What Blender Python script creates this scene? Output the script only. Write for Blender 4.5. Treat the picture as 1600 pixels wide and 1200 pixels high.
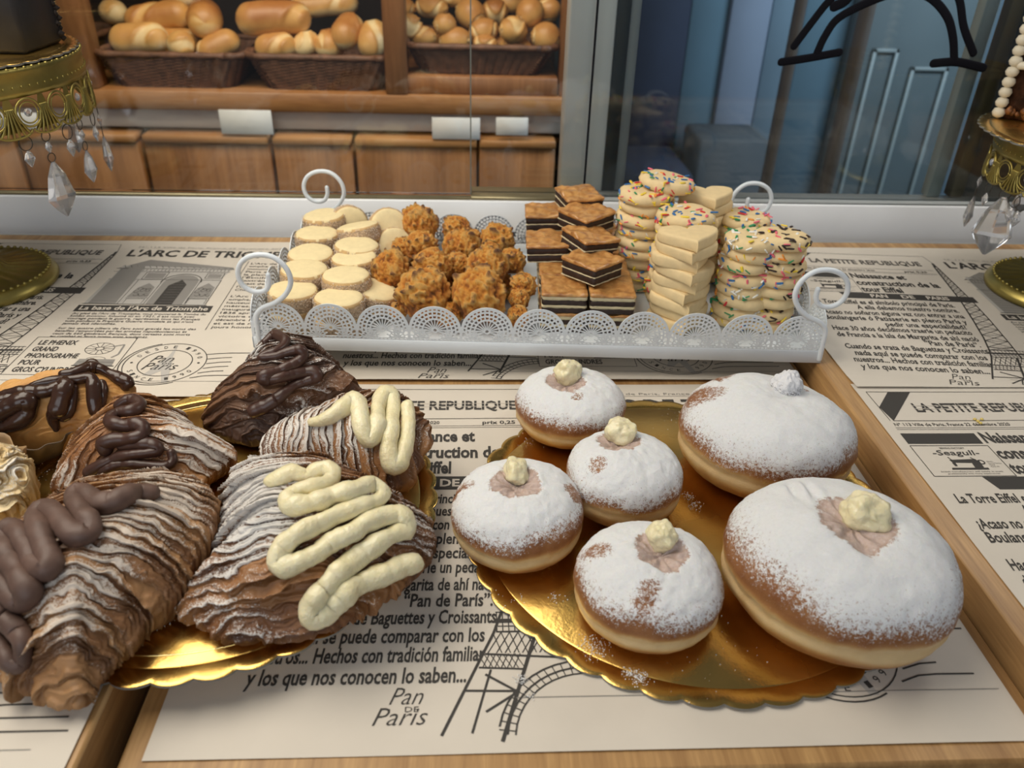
import bpy, bmesh, math, random
import numpy as np
from mathutils import Vector, Matrix
from mathutils.bvhtree import BVHTree

for o in list(bpy.data.objects):
    bpy.data.objects.remove(o)
SC = bpy.context.scene
COL = SC.collection
random.seed(7)
RNG = np.random.default_rng(7)
PI = math.pi

# ------------------------------------------------------------------ camera
FPX = 1240.0                     # focal length in pixels of the 1600 px wide photograph
CAM_H = 0.38
def cam_axes(p=31.45, r=1.77, yw=3.36):
    p, r, yw = (math.radians(a) for a in (p, r, yw))
    fwd = np.array([math.sin(yw)*math.cos(p), math.cos(yw)*math.cos(p), -math.sin(p)])
    right = np.array([math.cos(yw), -math.sin(yw), 0.0])
    up = np.cross(right, fwd)
    c, s = math.cos(r), math.sin(r)
    return c*right + s*up, -s*right + c*up, fwd
CR, CU, CF = cam_axes()
CP = np.array([0, 0, CAM_H])
cd = bpy.data.cameras.new('camera')
cam = bpy.data.objects.new('camera', cd)
COL.objects.link(cam)
cam.matrix_world = Matrix(((CR[0], CU[0], -CF[0], 0), (CR[1], CU[1], -CF[1], 0), (CR[2], CU[2], -CF[2], CAM_H), (0, 0, 0, 1)))
cd.sensor_width = 36.0
cd.lens = FPX/1600*36.0
cd.clip_start = 0.02
cd.clip_end = 50
cd.dof.use_dof = True
cd.dof.focus_distance = 0.60
cd.dof.aperture_fstop = 9.0
SC.camera = cam

# ------------------------------------------------------------------ world, lights, exposure
SC.view_settings.view_transform = 'Standard'
SC.view_settings.look = 'None'
SC.view_settings.gamma = 1.0
SC.view_settings.use_curve_mapping = False
SC.view_settings.exposure = -0.07
W = bpy.data.worlds.new('room_light')
SC.world = W
W.use_nodes = True
bg = W.node_tree.nodes['Background']
bg.inputs[0].default_value = (0.85, 0.90, 1.0, 1)
bg.inputs[1].default_value = 0.13

def area(name, loc, target, size, power, color, size_y=None, rot=None):
    l = bpy.data.lights.new(name, 'AREA')
    l.energy = power
    l.color = color
    l.shape = 'RECTANGLE'
    l.size = size
    l.size_y = size_y or size
    o = bpy.data.objects.new(name, l)
    COL.objects.link(o)
    o.location = loc
    d = Vector(target) - Vector(loc)
    o.rotation_euler = rot or d.to_track_quat('-Z', 'Y').to_euler()
    return o
area('case_lamp', (-0.47, 0.54, 0.88), (0, 0, 0), 0.66, 10.5, (1.0, 0.92, 0.79), 0.82, (0.0, -0.25, 0.0))
area('right_back_fill', (0.72, 0.86, 0.62), (0.60, 0.80, 0), 0.25, 1.7, (1.0, 0.95, 0.87), 0.2)  # added fill that brightens the back right paper, stands for no real lamp
area('street_daylight', (-0.25, -1.30, 0.80), (0.05, 0.70, 0.05), 1.7, 11.5, (0.90, 0.95, 1.0), 0.9)
area('shop_ceiling_lamp', (-0.30, 1.15, 0.95), (-0.30, 1.75, 0.0), 0.9, 12.5, (1.0, 0.82, 0.62), 0.35)
area('passage_daylight', (1.7, 1.30, 1.1), (1.5, 3.0, 0.9), 1.2, 60.0, (0.66, 0.83, 1.0), 0.9)

# ------------------------------------------------------------------ helpers
def at(px, py, z=0.0):
    """point of the photograph's pixel on the horizontal plane z"""
    d = CF + (px-800)/FPX*CR + (600-py)/FPX*CU
    return CP + (z-CAM_H)/d[2]*d
def aty(px, py, y):
    d = CF + (px-800)/FPX*CR + (600-py)/FPX*CU
    return CP + y/d[1]*d
def ray(px, py):
    d = CF + (px-800)/FPX*CR + (600-py)/FPX*CU
    return d
def depth(P):
    return float((np.asarray(P)-CP) @ CF)

def _hash(ix, iy, iz, seed):
    h = (ix*374761393 + iy*668265263 + iz*2147483647 + seed*974634777) & 0xffffffff
    h = ((h ^ (h >> 13))*1274126177) & 0xffffffff
    h = ((h ^ (h >> 16))*2246822519) & 0xffffffff
    return ((h ^ (h >> 15)) & 0xffff)/32767.5 - 1.0
def vnoise(P, freq=1.0, seed=0):
    P = np.asarray(P, float)*freq
    i = np.floor(P).astype(np.int64)
    f = P - i
    f = f*f*f*(f*(f*6-15)+10)
    out = 0
    for dx in (0, 1):
        for dy in (0, 1):
            for dz in (0, 1):
                w = (f[:, 0] if dx else 1-f[:, 0])*(f[:, 1] if dy else 1-f[:, 1])*(f[:, 2] if dz else 1-f[:, 2])
                out = out + w*_hash(i[:, 0]+dx, i[:, 1]+dy, i[:, 2]+dz, seed)
    return out
def fbm(P, freq, octv=4, seed=0, gain=0.5):
    a, s, t = 1.0, 0.0, 0.0
    for k in range(octv):
        s = s + a*vnoise(P, freq*2.03**k, seed+k*17)
        t += a
        a *= gain
    return s/t
def sstep(a, b, x):
    t = np.clip((x-a)/(b-a), 0, 1)
    return t*t*(3-2*t)

class MB:
    """collects shapes and links them as ONE mesh object"""
    def __init__(self):
        self.v, self.f, self.m = [], [], []
        self.attr = {}
    def add(self, V, F, m=0):
        o = len(self.v)
        self.v.extend([tuple(map(float, p)) for p in V])
        self.f.extend([tuple(i+o for i in q) for q in F])
        if isinstance(m, int):
            self.m.extend([m]*len(F))
        else:
            self.m.extend(m)
        return self
    def box(self, a, b, m=0, bev=0.0, M=None):
        a, b = np.minimum(a, b), np.maximum(a, b)
        if bev > 0:
            e = min(bev, 0.49*min(np.array(b)-np.array(a)))
            V, F = [], []
            idx = {}
            for sx in (0, 1):
                for sy in (0, 1):
                    for sz in (0, 1):
                        c = [(a, b)[s][k] for k, s in enumerate((sx, sy, sz))]
                        d = [(1, -1)[s]*e for s in (sx, sy, sz)]
                        for ax in range(3):
                            p = [c[k] + (0 if k == ax else d[k]) for k in range(3)]
                            idx[(sx, sy, sz, ax)] = len(V)
                            V.append(p)
            def q(*ks):
                F.append(tuple(idx[k] for k in ks))
            for s in (0, 1):
                q((s, 0, 0, 0), (s, 1, 0, 0), (s, 1, 1, 0), (s, 0, 1, 0))
                q((0, s, 0, 1), (0, s, 1, 1), (1, s, 1, 1), (1, s, 0, 1))
                q((0, 0, s, 2), (1, 0, s, 2), (1, 1, s, 2), (0, 1, s, 2))
            for s in (0, 1):
                for t in (0, 1):
                    q((s, t, 0, 0), (s, t, 1, 0), (s, t, 1, 1), (s, t, 0, 1))
                    q((s, 0, t, 0), (s, 1, t, 0), (s, 1, t, 2), (s, 0, t, 2))
                    q((0, s, t, 1), (1, s, t, 1), (1, s, t, 2), (0, s, t, 2))
            for s in (0, 1):
                for t in (0, 1):
                    for u in (0, 1):
                        q((s, t, u, 0), (s, t, u, 1), (s, t, u, 2))
        else:
            V = [(x, y, z) for x in (a[0], b[0]) for y in (a[1], b[1]) for z in (a[2], b[2])]
            F = [(0, 1, 3, 2), (4, 6, 7, 5), (0, 4, 5, 1), (2, 3, 7, 6), (0, 2, 6, 4), (1, 5, 7, 3)]
        if M is not None:
            V = [M @ Vector(p) for p in V]
        return self.add(V, F, m)
    def tube(self, pts, rad, n=10, m=0, flat=1.0, cap=True):
        P = np.array(pts, float)
        K = len(P)
        R = np.full(K, rad) if np.isscalar(rad) else np.array(rad, float)
        T = np.gradient(P, axis=0)
        T /= np.maximum(np.linalg.norm(T, axis=1), 1e-9)[:, None]
        up = np.array([0, 0, 1.0]) if abs(T[:, 2]).mean() < 0.85 else np.array([0, 1.0, 0])
        N = np.cross(T, up)
        bad = np.linalg.norm(N, axis=1) < 1e-3
        N[bad] = (1, 0, 0)
        N /= np.linalg.norm(N, axis=1)[:, None]
        for i in range(1, K):
            n0 = N[i-1] - T[i]*(N[i-1] @ T[i])
            l = np.linalg.norm(n0)
            if l > 1e-6:
                N[i] = n0/l
        B = np.cross(N, T)
        if cap:
            tt = [0.35, 0.72, 0.93]
            P = np.vstack([P[0]-T[0]*R[0]*0.95] + [P[0]-T[0]*R[0]*(math.sqrt(max(0, 1-q*q))) for q in tt] + [P] + [P[-1]+T[-1]*R[-1]*(math.sqrt(max(0, 1-q*q))) for q in tt[::-1]] + [P[-1]+T[-1]*R[-1]*0.95])
            R = np.concatenate([[R[0]*0.08], R[0]*np.array(tt), R, R[-1]*np.array(tt[::-1]), [R[-1]*0.08]])
            N = np.vstack([N[:1]]*4 + [N] + [N[-1:]]*4)
            B = np.vstack([B[:1]]*4 + [B] + [B[-1:]]*4)
            K = len(P)
        a = np.linspace(0, 2*PI, n, endpoint=False)
        V = P[:, None, :] + R[:, None, None]*(np.cos(a)[None, :, None]*N[:, None, :] + flat*np.sin(a)[None, :, None]*B[:, None, :])
        V = V.reshape(-1, 3)
        F = [(i*n+j, i*n+(j+1) % n, (i+1)*n+(j+1) % n, (i+1)*n+j) for i in range(K-1) for j in range(n)]
        F.append(tuple(range(n))[::-1])
        F.append(tuple((K-1)*n+j for j in range(n)))
        return self.add(V, F, m)
    def lathe(self, prof, n=48, m=0, M=None, close=True):
        V, F = [], []
        for r, z in prof:
            for j in range(n):
                a = 2*PI*j/n
                V.append((r*math.cos(a), r*math.sin(a), z))
        K = len(prof)
        for i in range(K-1):
            for j in range(n):
                F.append((i*n+j, i*n+(j+1) % n, (i+1)*n+(j+1) % n, (i+1)*n+j))
        if close:
            F.append(tuple(range(n))[::-1])
            F.append(tuple((K-1)*n+j for j in range(n)))
        if M is not None:
            V = [M @ Vector(p) for p in V]
        return self.add(V, F, m)
    def prism(self, poly, z0, z1, m=0, bev=0.0, M=None):
        """outline poly extruded from z0 to z1, optional rounded edge"""
        P = np.array(poly, float)
        n = len(P)
        if bev > 0:
            nx = np.roll(P, -1, 0)-np.roll(P, 1, 0)
            nr = np.stack([nx[:, 1], -nx[:, 0]], 1)
            nr /= np.maximum(np.linalg.norm(nr, axis=1), 1e-9)[:, None]
            if np.sum(P[:, 0]*np.roll(P[:, 1], -1)-np.roll(P[:, 0], -1)*P[:, 1]) < 0:
                nr = -nr
            st = [(bev*2.2, z0), (bev, z0), (bev*0.3, z0+bev*0.3), (0, z0+bev), (0, z1-bev), (bev*0.3, z1-bev*0.3), (bev, z1), (bev*2.2, z1)]
        else:
            nr = P*0
            st = [(0, z0), (0, z1)]
        V = []
        for d, z in st:
            q = P-nr*d
            V += [(a, b, z) for a, b in q]
        F = []
        for i in range(len(st)-1):
            F += [(i*n+j, i*n+(j+1) % n, (i+1)*n+(j+1) % n, (i+1)*n+j) for j in range(n)]
        F.append(tuple(range(n))[::-1])
        F.append(tuple((len(st)-1)*n+j for j in range(n)))
        if M is not None:
            V = [M @ Vector(p) for p in V]
        return self.add(V, F, m)
    def mesh(self, name, mats, smooth=True, normals=True):
        me = bpy.data.meshes.new(name)
        me.from_pydata(self.v, [], self.f)
        for m in (mats if isinstance(mats, (list, tuple)) else [mats]):
            me.materials.append(m)
        me.polygons.foreach_set('material_index', self.m)
        me.polygons.foreach_set('use_smooth', [bool(smooth)]*len(self.f))
        for k, a in self.attr.items():
            at_ = me.attributes.new(k, 'FLOAT', 'POINT')
            at_.data.foreach_set('value', np.asarray(a, float))
        me.update()
        if normals:
            bm = bmesh.new()
            bm.from_mesh(me)
            bmesh.ops.recalc_face_normals(bm, faces=bm.faces)
            bm.to_mesh(me)
            bm.free()
        return me
    def build(self, name, mats, parent=None, smooth=True, auto=None, normals=True):
        me = self.mesh(name, mats, smooth, normals)
        if auto:
            me.set_sharp_from_angle(angle=math.radians(auto))
        return link(name, me, parent)

def link(name, me, parent=None):
    o = bpy.data.objects.new(name, me)
    COL.objects.link(o)
    if parent is not None:
        o.parent = parent
    return o
def thing(name, label, cat, loc=(0, 0, 0), rotz=0.0, group=None):
    o = bpy.data.objects.new(name, None)
    o.empty_display_size = 0.01
    COL.objects.link(o)
    o.location = loc
    o.rotation_euler = (0, 0, rotz)
    return tag(o, label, cat, group)
def tag(o, label, cat, group=None):
    o['label'] = label
    o['category'] = cat
    if group:
        o['group'] = group
    return o
def struct(o):
    o['kind'] = 'structure'
    return o
def settle(root, P):
    """move the Empty to the thing's base without moving its parts"""
    root.location = tuple(map(float, P))
    for ch in root.children:
        ch.matrix_parent_inverse = Matrix.Translation(tuple(-float(q) for q in P))
def dup(root, label=None, group=None):
    r = root.copy()
    COL.objects.link(r)
    if label:
        r['label'] = label
    if group:
        r['group'] = group
    for ch in root.children:
        c = ch.copy()
        COL.objects.link(c)
        c.parent = r
        for g in ch.children:
            d = g.copy()
            COL.objects.link(d)
            d.parent = c
    return r

def catmull(P, n, closed=True):
    P = np.array(P, float)
    K = len(P)
    if closed:
        Q = np.vstack([P[-1:], P, P[:2]])
        segs = K
    else:
        Q = np.vstack([2*P[:1]-P[1:2], P, 2*P[-1:]-P[-2:-1]])
        segs = K-1
    out = []
    per = 16
    for i in range(segs):
        p0, p1, p2, p3 = Q[i:i+4]
        for t in np.linspace(0, 1, per, endpoint=False):
            out.append(0.5*((2*p1)+(-p0+p2)*t+(2*p0-5*p1+4*p2-p3)*t*t+(-p0+3*p1-3*p2+p3)*t**3))
    if not closed:
        out.append(P[-1])
    out = np.array(out)
    L = np.vstack([out, out[:1]]) if closed else out
    s = np.concatenate([[0], np.cumsum(np.linalg.norm(np.diff(L, axis=0), axis=1))])
    t = np.linspace(0, s[-1], n, endpoint=not closed)
    return np.stack([np.interp(t, s, L[:, k]) for k in range(L.shape[1])], 1)

# ------------------------------------------------------------------ materials
def new_mat(name):
    m = bpy.data.materials.new(name)
    m.use_nodes = True
    nt = m.node_tree
    return m, nt, nt.nodes['Principled BSDF']
def C(c):
    return (c[0], c[1], c[2], 1.0)
def node(nt, kind, **kw):
    n = nt.nodes.new(kind)
    for k, v in kw.items():
        setattr(n, k, v)
    return n
def noise_node(nt, scale, detail=4.0, rough=0.55, coord='Object', stretch=None):
    tc = node(nt, 'ShaderNodeTexCoord')
    n = node(nt, 'ShaderNodeTexNoise')
    n.inputs['Scale'].default_value = scale
    n.inputs['Detail'].default_value = detail
    n.inputs['Roughness'].default_value = rough
    if stretch:
        mp = node(nt, 'ShaderNodeMapping')
        mp.inputs['Scale'].default_value = stretch
        nt.links.new(tc.outputs[coord], mp.inputs['Vector'])
        nt.links.new(mp.outputs[0], n.inputs['Vector'])
    else:
        nt.links.new(tc.outputs[coord], n.inputs['Vector'])
    return n
def ramp(nt, fac, stops):
    r = node(nt, 'ShaderNodeValToRGB')
    el = r.color_ramp.elements
    while len(el) > 1:
        el.remove(el[-1])
    el[0].position, el[0].color = stops[0][0], C(stops[0][1])
    for p, c in stops[1:]:
        e = el.new(p)
        e.color = C(c)
    nt.links.new(fac, r.inputs[0])
    return r
def mixc(nt, fac, a, b):
    m = node(nt, 'ShaderNodeMix', data_type='RGBA')
    for sock, v in ((m.inputs[0], fac), (m.inputs[6], a), (m.inputs[7], b)):
        if isinstance(v, (int, float)):
            sock.default_value = v
        elif isinstance(v, (tuple, list)):
            sock.default_value = C(v)
        else:
            nt.links.new(v, sock)
    return m.outputs[2]
def math_(nt, op, a, b=None, clamp=False):
    m = node(nt, 'ShaderNodeMath', operation=op, use_clamp=clamp)
    for s, v in zip(m.inputs, (a, b)):
        if v is None:
            continue
        if isinstance(v, (int, float)):
            s.default_value = v
        else:
            nt.links.new(v, s)
    return m.outputs[0]
def bump(nt, bsdf, height, strength=0.3, dist=0.001):
    b = node(nt, 'ShaderNodeBump')
    b.inputs['Strength'].default_value = strength
    b.inputs['Distance'].default_value = dist
    nt.links.new(height, b.inputs['Height'])
    nt.links.new(b.outputs[0], bsdf.inputs['Normal'])
def attr(nt, name):
    a = node(nt, 'ShaderNodeAttribute')
    a.attribute_name = name
    return a.outputs['Fac']
def simple(name, col, rough=0.5, metal=0.0, var=0.0, scale=60.0, bmp=0.0, bdist=0.0005, spec=0.5, sss=0.0):
    m, nt, b = new_mat(name)
    b.inputs['Roughness'].default_value = rough
    b.inputs['Metallic'].default_value = metal
    b.inputs['Specular IOR Level'].default_value = spec
    n = noise_node(nt, scale)
    lo = tuple(max(0, c*(1-var)) for c in col)
    hi = tuple(min(1, c*(1+var)) for c in col)
    r = ramp(nt, n.outputs['Fac'], [(0.3, lo), (0.7, hi)])
    nt.links.new(r.outputs[0], b.inputs['Base Color'])
    if bmp:
        bump(nt, b, n.outputs['Fac'], bmp, bdist)
    if sss:
        b.inputs['Subsurface Weight'].default_value = sss
        b.inputs['Subsurface Radius'].default_value = (0.004, 0.003, 0.0015)
        b.inputs['Subsurface Scale'].default_value = 1.0
    return m
def wood(name, dark, light, stretch, scale=9.0, rough=0.45, plank=None):
    m, nt, b = new_mat(name)
    n = noise_node(nt, scale, 6.0, 0.6, 'Object', stretch)
    n2 = noise_node(nt, scale*6, 3.0, 0.6, 'Object', stretch)
    f = math_(nt, 'ADD', math_(nt, 'MULTIPLY', n.outputs['Fac'], 0.7), math_(nt, 'MULTIPLY', n2.outputs['Fac'], 0.3))
    r = ramp(nt, f, [(0.36, dark), (0.52, tuple((a+c)/2 for a, c in zip(dark, light))), (0.64, light)])
    colr = r.outputs[0]
    nt.links.new(colr, b.inputs['Base Color'])
    b.inputs['Roughness'].default_value = rough
    bump(nt, b, f, 0.25, 0.0006)
    return m

# ------------------------------------------------------------------ the setting
M_wood_board = wood('pine_board', (0.30, 0.155, 0.055), (0.56, 0.335, 0.135), (1, 0.06, 1), 70)
M_wood_shelf = wood('warm_shelf_wood', (0.26, 0.105, 0.032), (0.46, 0.215, 0.075), (0.08, 1, 1), 30)
M_wood_post = wood('warm_post_wood', (0.22, 0.085, 0.028), (0.38, 0.165, 0.06), (1, 1, 0.08), 30)
M_wood_bin = wood('bin_wood', (0.20, 0.082, 0.026), (0.42, 0.19, 0.068), (1, 1, 0.06), 22)
M_wood_lip = wood('bin_lip_wood', (0.32, 0.14, 0.045), (0.50, 0.25, 0.09), (0.1, 1, 1), 22)
M_dark_back = simple('dark_shelf_back', (0.045, 0.025, 0.016), 0.7, var=0.3, scale=8)
M_counter = simple('dark_counter', (0.028, 0.022, 0.018), 0.6, var=0.3, scale=20)
M_white = simple('white_frame_paint', (0.80, 0.82, 0.84), 0.35, var=0.03, scale=12)
M_cream = simple('cream_frame_paint', (0.84, 0.82, 0.77), 0.45, var=0.04, scale=10)
M_track = simple('brass_track', (0.34, 0.29, 0.17), 0.35, metal=0.7, var=0.1, scale=30)
M_greyframe = simple('grey_frame_metal', (0.30, 0.32, 0.32), 0.4, var=0.05, scale=20)
M_darkframe = simple('dark_frame_metal', (0.030, 0.040, 0.045), 0.4, var=0.1, scale=20)
M_bluewall = simple('blue_grey_wall', (0.115, 0.165, 0.205), 0.75, var=0.10, scale=3)
M_bluewall2 = simple('pale_blue_wall', (0.185, 0.215, 0.275), 0.75, var=0.08, scale=3)
M_teal = simple('teal_wall', (0.075, 0.130, 0.165), 0.7, var=0.10, scale=3)
M_navy = simple('navy_curtain', (0.014, 0.020, 0.040), 0.8, var=0.25, scale=5)
M_greydoor = simple('grey_green_door', (0.115, 0.140, 0.145), 0.55, var=0.06, scale=6)
M_doorhi = simple('grey_green_door_moulding', (0.18, 0.205, 0.20), 0.5, var=0.05, scale=6)
M_brownpost = simple('brown_post', (0.095, 0.075, 0.062), 0.6, var=0.15, scale=12)
M_floor = simple('dark_tile_floor', (0.055, 0.075, 0.095), 0.4, var=0.2, scale=4)
M_black = simple('black_marker', (0.008, 0.008, 0.011), 0.8, spec=0.05)
M_card = simple('white_card', (0.78, 0.77, 0.75), 0.6, var=0.03)

def glass_mat():
    m, nt, b = new_mat('window_glass')
    out = nt.nodes['Material Output']
    tr = node(nt, 'ShaderNodeBsdfTransparent')
    tr.inputs[0].default_value = (0.93, 0.96, 0.96, 1)
    gl = node(nt, 'ShaderNodeBsdfGlossy')
    gl.inputs['Roughness'].default_value = 0.03
    gl.inputs[0].default_value = (1, 1, 1, 1)
    fr = node(nt, 'ShaderNodeFresnel')
    fr.inputs['IOR'].default_value = 1.45
    mx = node(nt, 'ShaderNodeMixShader')
    nt.links.new(fr.outputs[0], mx.inputs[0])
    nt.links.new(tr.outputs[0], mx.inputs[1])
    nt.links.new(gl.outputs[0], mx.inputs[2])
    nt.links.new(mx.outputs[0], out.inputs['Surface'])
    return m
M_glass = glass_mat()
M_glassedge = simple('glass_edge', (0.16, 0.17, 0.15), 0.25)

ZB = 0.022                       # top of the two outer boards; the middle board's top is z = 0
b = MB().box((-1.3, 0.05, -0.06), (1.4, 0.972, -0.0225), 0, 0.003)
tag(b.build('display_counter', M_counter), 'dark counter top under the three wooden boards', 'counter')

def board(x0, x1, y0, y1, z0, z1, label):
    b = MB().box((x0, y0, z0), (x1, y1, z1), 0, 0.0018)
    return tag(b.build('wooden_board', M_wood_board, auto=40), label, 'board', 'wooden display boards')
board(-0.180, 0.3145, 0.2405, 0.9655, -0.022, 0.0, 'middle light wooden display board, lower than the boards on either side')
board(-0.90, -0.1885, 0.19, 0.926, -0.022, ZB, 'left wooden display board under the pastries with chocolate')
board(0.3175, 1.05, 0.19, 0.926, -0.022, ZB, 'right wooden display board with bare light margin beside the doughnuts')

# window between the display and the shop
win = bpy.data.objects.new('window_1', None)
COL.objects.link(win)
win.location = (0, 0.975, 0)
struct(win)
def wpart(name, mb, mat, **kw):
    o = mb.build(name, mat, win, **kw)
    o.matrix_parent_inverse = Matrix.Translation((0, -0.975, 0))
    return o
wpart('bottom_rail', MB().box((-1.3, 0.975, -0.06), (1.45, 0.992, 0.0535), 0, 0.002), M_white)
wpart('rail_bead', MB().box((-1.3, 0.9725, -0.001), (1.45, 0.98, 0.0035), 0, 0.001), M_greyframe)
wpart('brass_track', MB().box((-1.3, 0.977, 0.0535), (-0.002, 0.984, 0.0575), 0, 0.001), M_track)
wpart('brass_track', MB().box((-0.002, 0.977, 0.0535), (0.1445, 1.020, 0.0580), 0, 0.001), M_track)
wpart('grey_track', MB().box((0.1445, 0.977, 0.0535), (1.45, 1.012, 0.0570), 0, 0.001), M_greyframe)
wpart('mullion', MB().box((0.114, 1.012, 0.05), (0.169, 1.05, 1.0), 0, 0.002), M_cream)
wpart('dark_sash', MB().box((0.169, 1.014, 0.056), (0.186, 1.04, 1.0), 0, 0.001), M_darkframe)
wpart('grey_sash', MB().box((0.186, 1.017, 0.056), (0.1985, 1.035, 1.0), 0, 0.001), M_greyframe)
wpart('pane', MB().box((-1.3, 0.986, 0.058), (-0.0028, 0.990, 1.0)), M_glass, smooth=False)
wpart('pane', MB().box((-0.0018, 0.996, 0.058), (0.141, 1.000, 1.0)), M_glass, smooth=False)
wpart('pane', MB().box((0.1432, 0.986, 0.057), (1.45, 0.990, 1.0)), M_glass, smooth=False)
wpart('pane_edge', MB().box((-0.0028, 0.9855, 0.058), (-0.0012, 0.9905, 1.0)), M_glassedge, smooth=False)
wpart('pane_edge', MB().box((0.1410, 0.9855, 0.057), (0.1431, 0.9905, 1.0)), M_black, smooth=False)
wpart('pale_jamb', MB().box((0.6015, 1.002, 0.057), (0.6185, 1.02, 1.0), 0, 0.001), simple('pale_jamb_paint', (0.36, 0.42, 0.42), 0.5))
wpart('gold_jamb', MB().box((0.6330, 1.002, 0.057), (0.6500, 1.02, 1.0), 0, 0.001), simple('dull_gold_jamb', (0.17, 0.14, 0.08), 0.5, metal=0.3))
wpart('dark_jamb', MB().box((0.6500, 1.004, 0.057), (1.45, 1.03, 1.0), 0, 0.001), M_darkframe)

# drawing in black marker on the right-hand pane
mk = MB()
def stroke(pts, r):
    P = np.array([aty(px, py, 0.9852) for px, py in pts])
    P = catmull(P, max(8, 6*len(pts)), closed=False)
    mk.tube(P, r, 10, 0, 1.0)
    V = np.array(mk.v[-((len(P)+8)*10):])
    V[:, 1] = 0.98535 + (V[:, 1]-0.9852)*0.12
    mk.v[-((len(P)+8)*10):] = [tuple(p) for p in V]
K = 0.0046
stroke([(1390, -60), (1340, -38), (1297, 0), (1268, 36), (1241, 72)], K)
stroke([(1420, -18), (1366, 0), (1312, 27), (1290, 55), (1277, 82)], K*1.05)
stroke([(1221, 97), (1262, 91), (1311, 82)], K*1.05)
stroke([(1304, 10), (1320, 2), (1333, -14)], K*1.3)
stroke([(1420, -18), (1456, -2), (1480, 26), (1489, 58), (1491, 92)], K*1.1)
stroke([(1472, -60), (1498, -4), (1506, 42), (1521, 83)], K*1.05)
stroke([(1459, 99), (1495, 97), (1536, 106)], K*1.15)
tag(mk.build('window_drawing', M_black), 'arched tower feet drawn in thick black marker on the right window pane', 'drawing')

# room behind: wall, floor, passage door
MB_ = MB
fl = struct(MB().box((-3.0, -2.5, -0.95), (3.6, 3.4, -0.90)).build('floor', M_floor, smooth=False))
wb = struct(MB().box((-3.0, 3.2, -0.90), (3.6, 3.25, 2.4)).build('wall_back', M_bluewall, smooth=False))
struct(MB().box((0.20, 1.62, -0.90), (0.235, 2.5, 2.4)).build('wall_partition', M_bluewall, smooth=False))
struct(MB().box((-3.0, 2.05, -0.90), (0.20, 2.10, 2.4)).build('wall_shelf', M_dark_back, smooth=False))
YW = 2.55
def xw(px, py=150, y=YW):
    return float(aty(px, py, y)[0])
def strip(name, p0, p1, mat, y0, y1, z0=-0.9, z1=2.4):
    return struct(MB().box((xw(p0, 150, y0), y0, z0), (xw(p1, 150, y0), y1, z1), 0, 0.004).build(name, mat))
strip('wall_panel_dark', 985, 1062, M_navy, YW, YW+0.1)
strip('wall_panel_teal', 1062, 1122, M_teal, YW+0.02, YW+0.12)
strip('wall_panel_pale', 1122, 1182, M_bluewall2, YW, YW+0.10)
strip('wall_panel_grey', 1182, 1232, M_bluewall, YW+0.03, YW+0.10)
strip('wall_panel_blue', 1232, 1312, M_teal, YW+0.05, YW+0.12)
low = struct(MB().box((xw(975, 250, 2.2), 2.2, -0.9), (xw(1088, 250, 2.2), 2.5, -0.27), 0, 0.01).build('trim_low_cabinet', M_navy))
low2 = struct(MB().box((xw(1090, 250, 2.3), 2.3, -0.9), (xw(1200, 250, 2.3), 2.5, -0.20), 0, 0.01).build('trim_low_wall', simple('grey_low_wall', (0.040, 0.052, 0.062), 0.8)))
dr = struct(bpy.data.objects.new('door_1', None))
COL.objects.link(dr)
x0, x1 = xw(1312), xw(1520)
MBd = MB().box((x0, YW, -0.9), (x1, YW+0.05, 2.4), 0, 0.004)
MBd.build('door_leaf', M_greydoor, dr)
for (a, c, zt) in ((1345, 1385, 0.02), (1410, 1468, -0.03)):
    f = MB()
    xa, xb = xw(a), xw(c)
    for (p, q) in (((xa, YW-0.012, -0.85), (xa+0.012, YW, zt)), ((xb-0.012, YW-0.012, -0.85), (xb, YW, zt)), ((xa, YW-0.012, zt-0.012), (xb, YW, zt))):
        f.box(p, q, 0, 0.002)
    f.build('door_moulding', M_doorhi, dr)
for px, y, w in ((1228, 1.9, 0.017), (1330, 1.75, 0.020)):
    o = MB().box((xw(px, 150, y)-w/2, y, -0.9), (xw(px, 150, y)+w/2, y+0.04, 2.0), 0, 0.004).build('trim_1' if px < 1300 else 'trim_2', M_brownpost)
    struct(o)

# bread shelf
YS = 1.60
sh = struct(bpy.data.objects.new('trim_bread_shelf', None))
COL.objects.link(sh)
sh.location = (-0.35, YS, 0)
def spart(name, a, b, mat, bev=0.003):
    o = MB().box(a, b, 0, bev).build(name, mat, sh)
    o.matrix_parent_inverse = Matrix.Translation((0.35, -YS, 0))
    return o
spart('shelf_board', (-1.6, YS, 0.016), (0.188, 2.04, 0.052), M_wood_shelf)
spart('shelf_rail', (-1.6, YS+0.035, -0.026), (0.198, 2.04, 0.016), simple('pale_rail', (0.72, 0.69, 0.66), 0.6, var=0.06, scale=6))
for px in (-240, 122, 617):
    xx = float(aty(px, 80, YS)[0])
    spart('upright', (xx-0.021, YS, 0.052), (xx+0.021, YS+0.05, 0.75), M_wood_post)
spart('upright', (0.168, YS+0.01, 0.052), (0.198, YS+0.06, 0.75), M_wood_post)
spart('riser', (float(aty(612, 130, YS+0.01)[0]), YS+0.01, 0.052), (0.166, 2.0, 0.086), M_wood_post)
spart('upper_shelf', (-1.6, YS+0.02, 0.42), (0.188, 2.04, 0.45), M_wood_shelf)
bins = [(-330, -160), (-150, 18), (26, 212), (222, 336), (340, 418), (425, 548), (554, 665), (669, 745), (749, 869)]
names = ['leftmost', 'second', 'third', 'fourth', 'fifth', 'sixth', 'seventh', 'eighth', 'rightmost']
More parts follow.
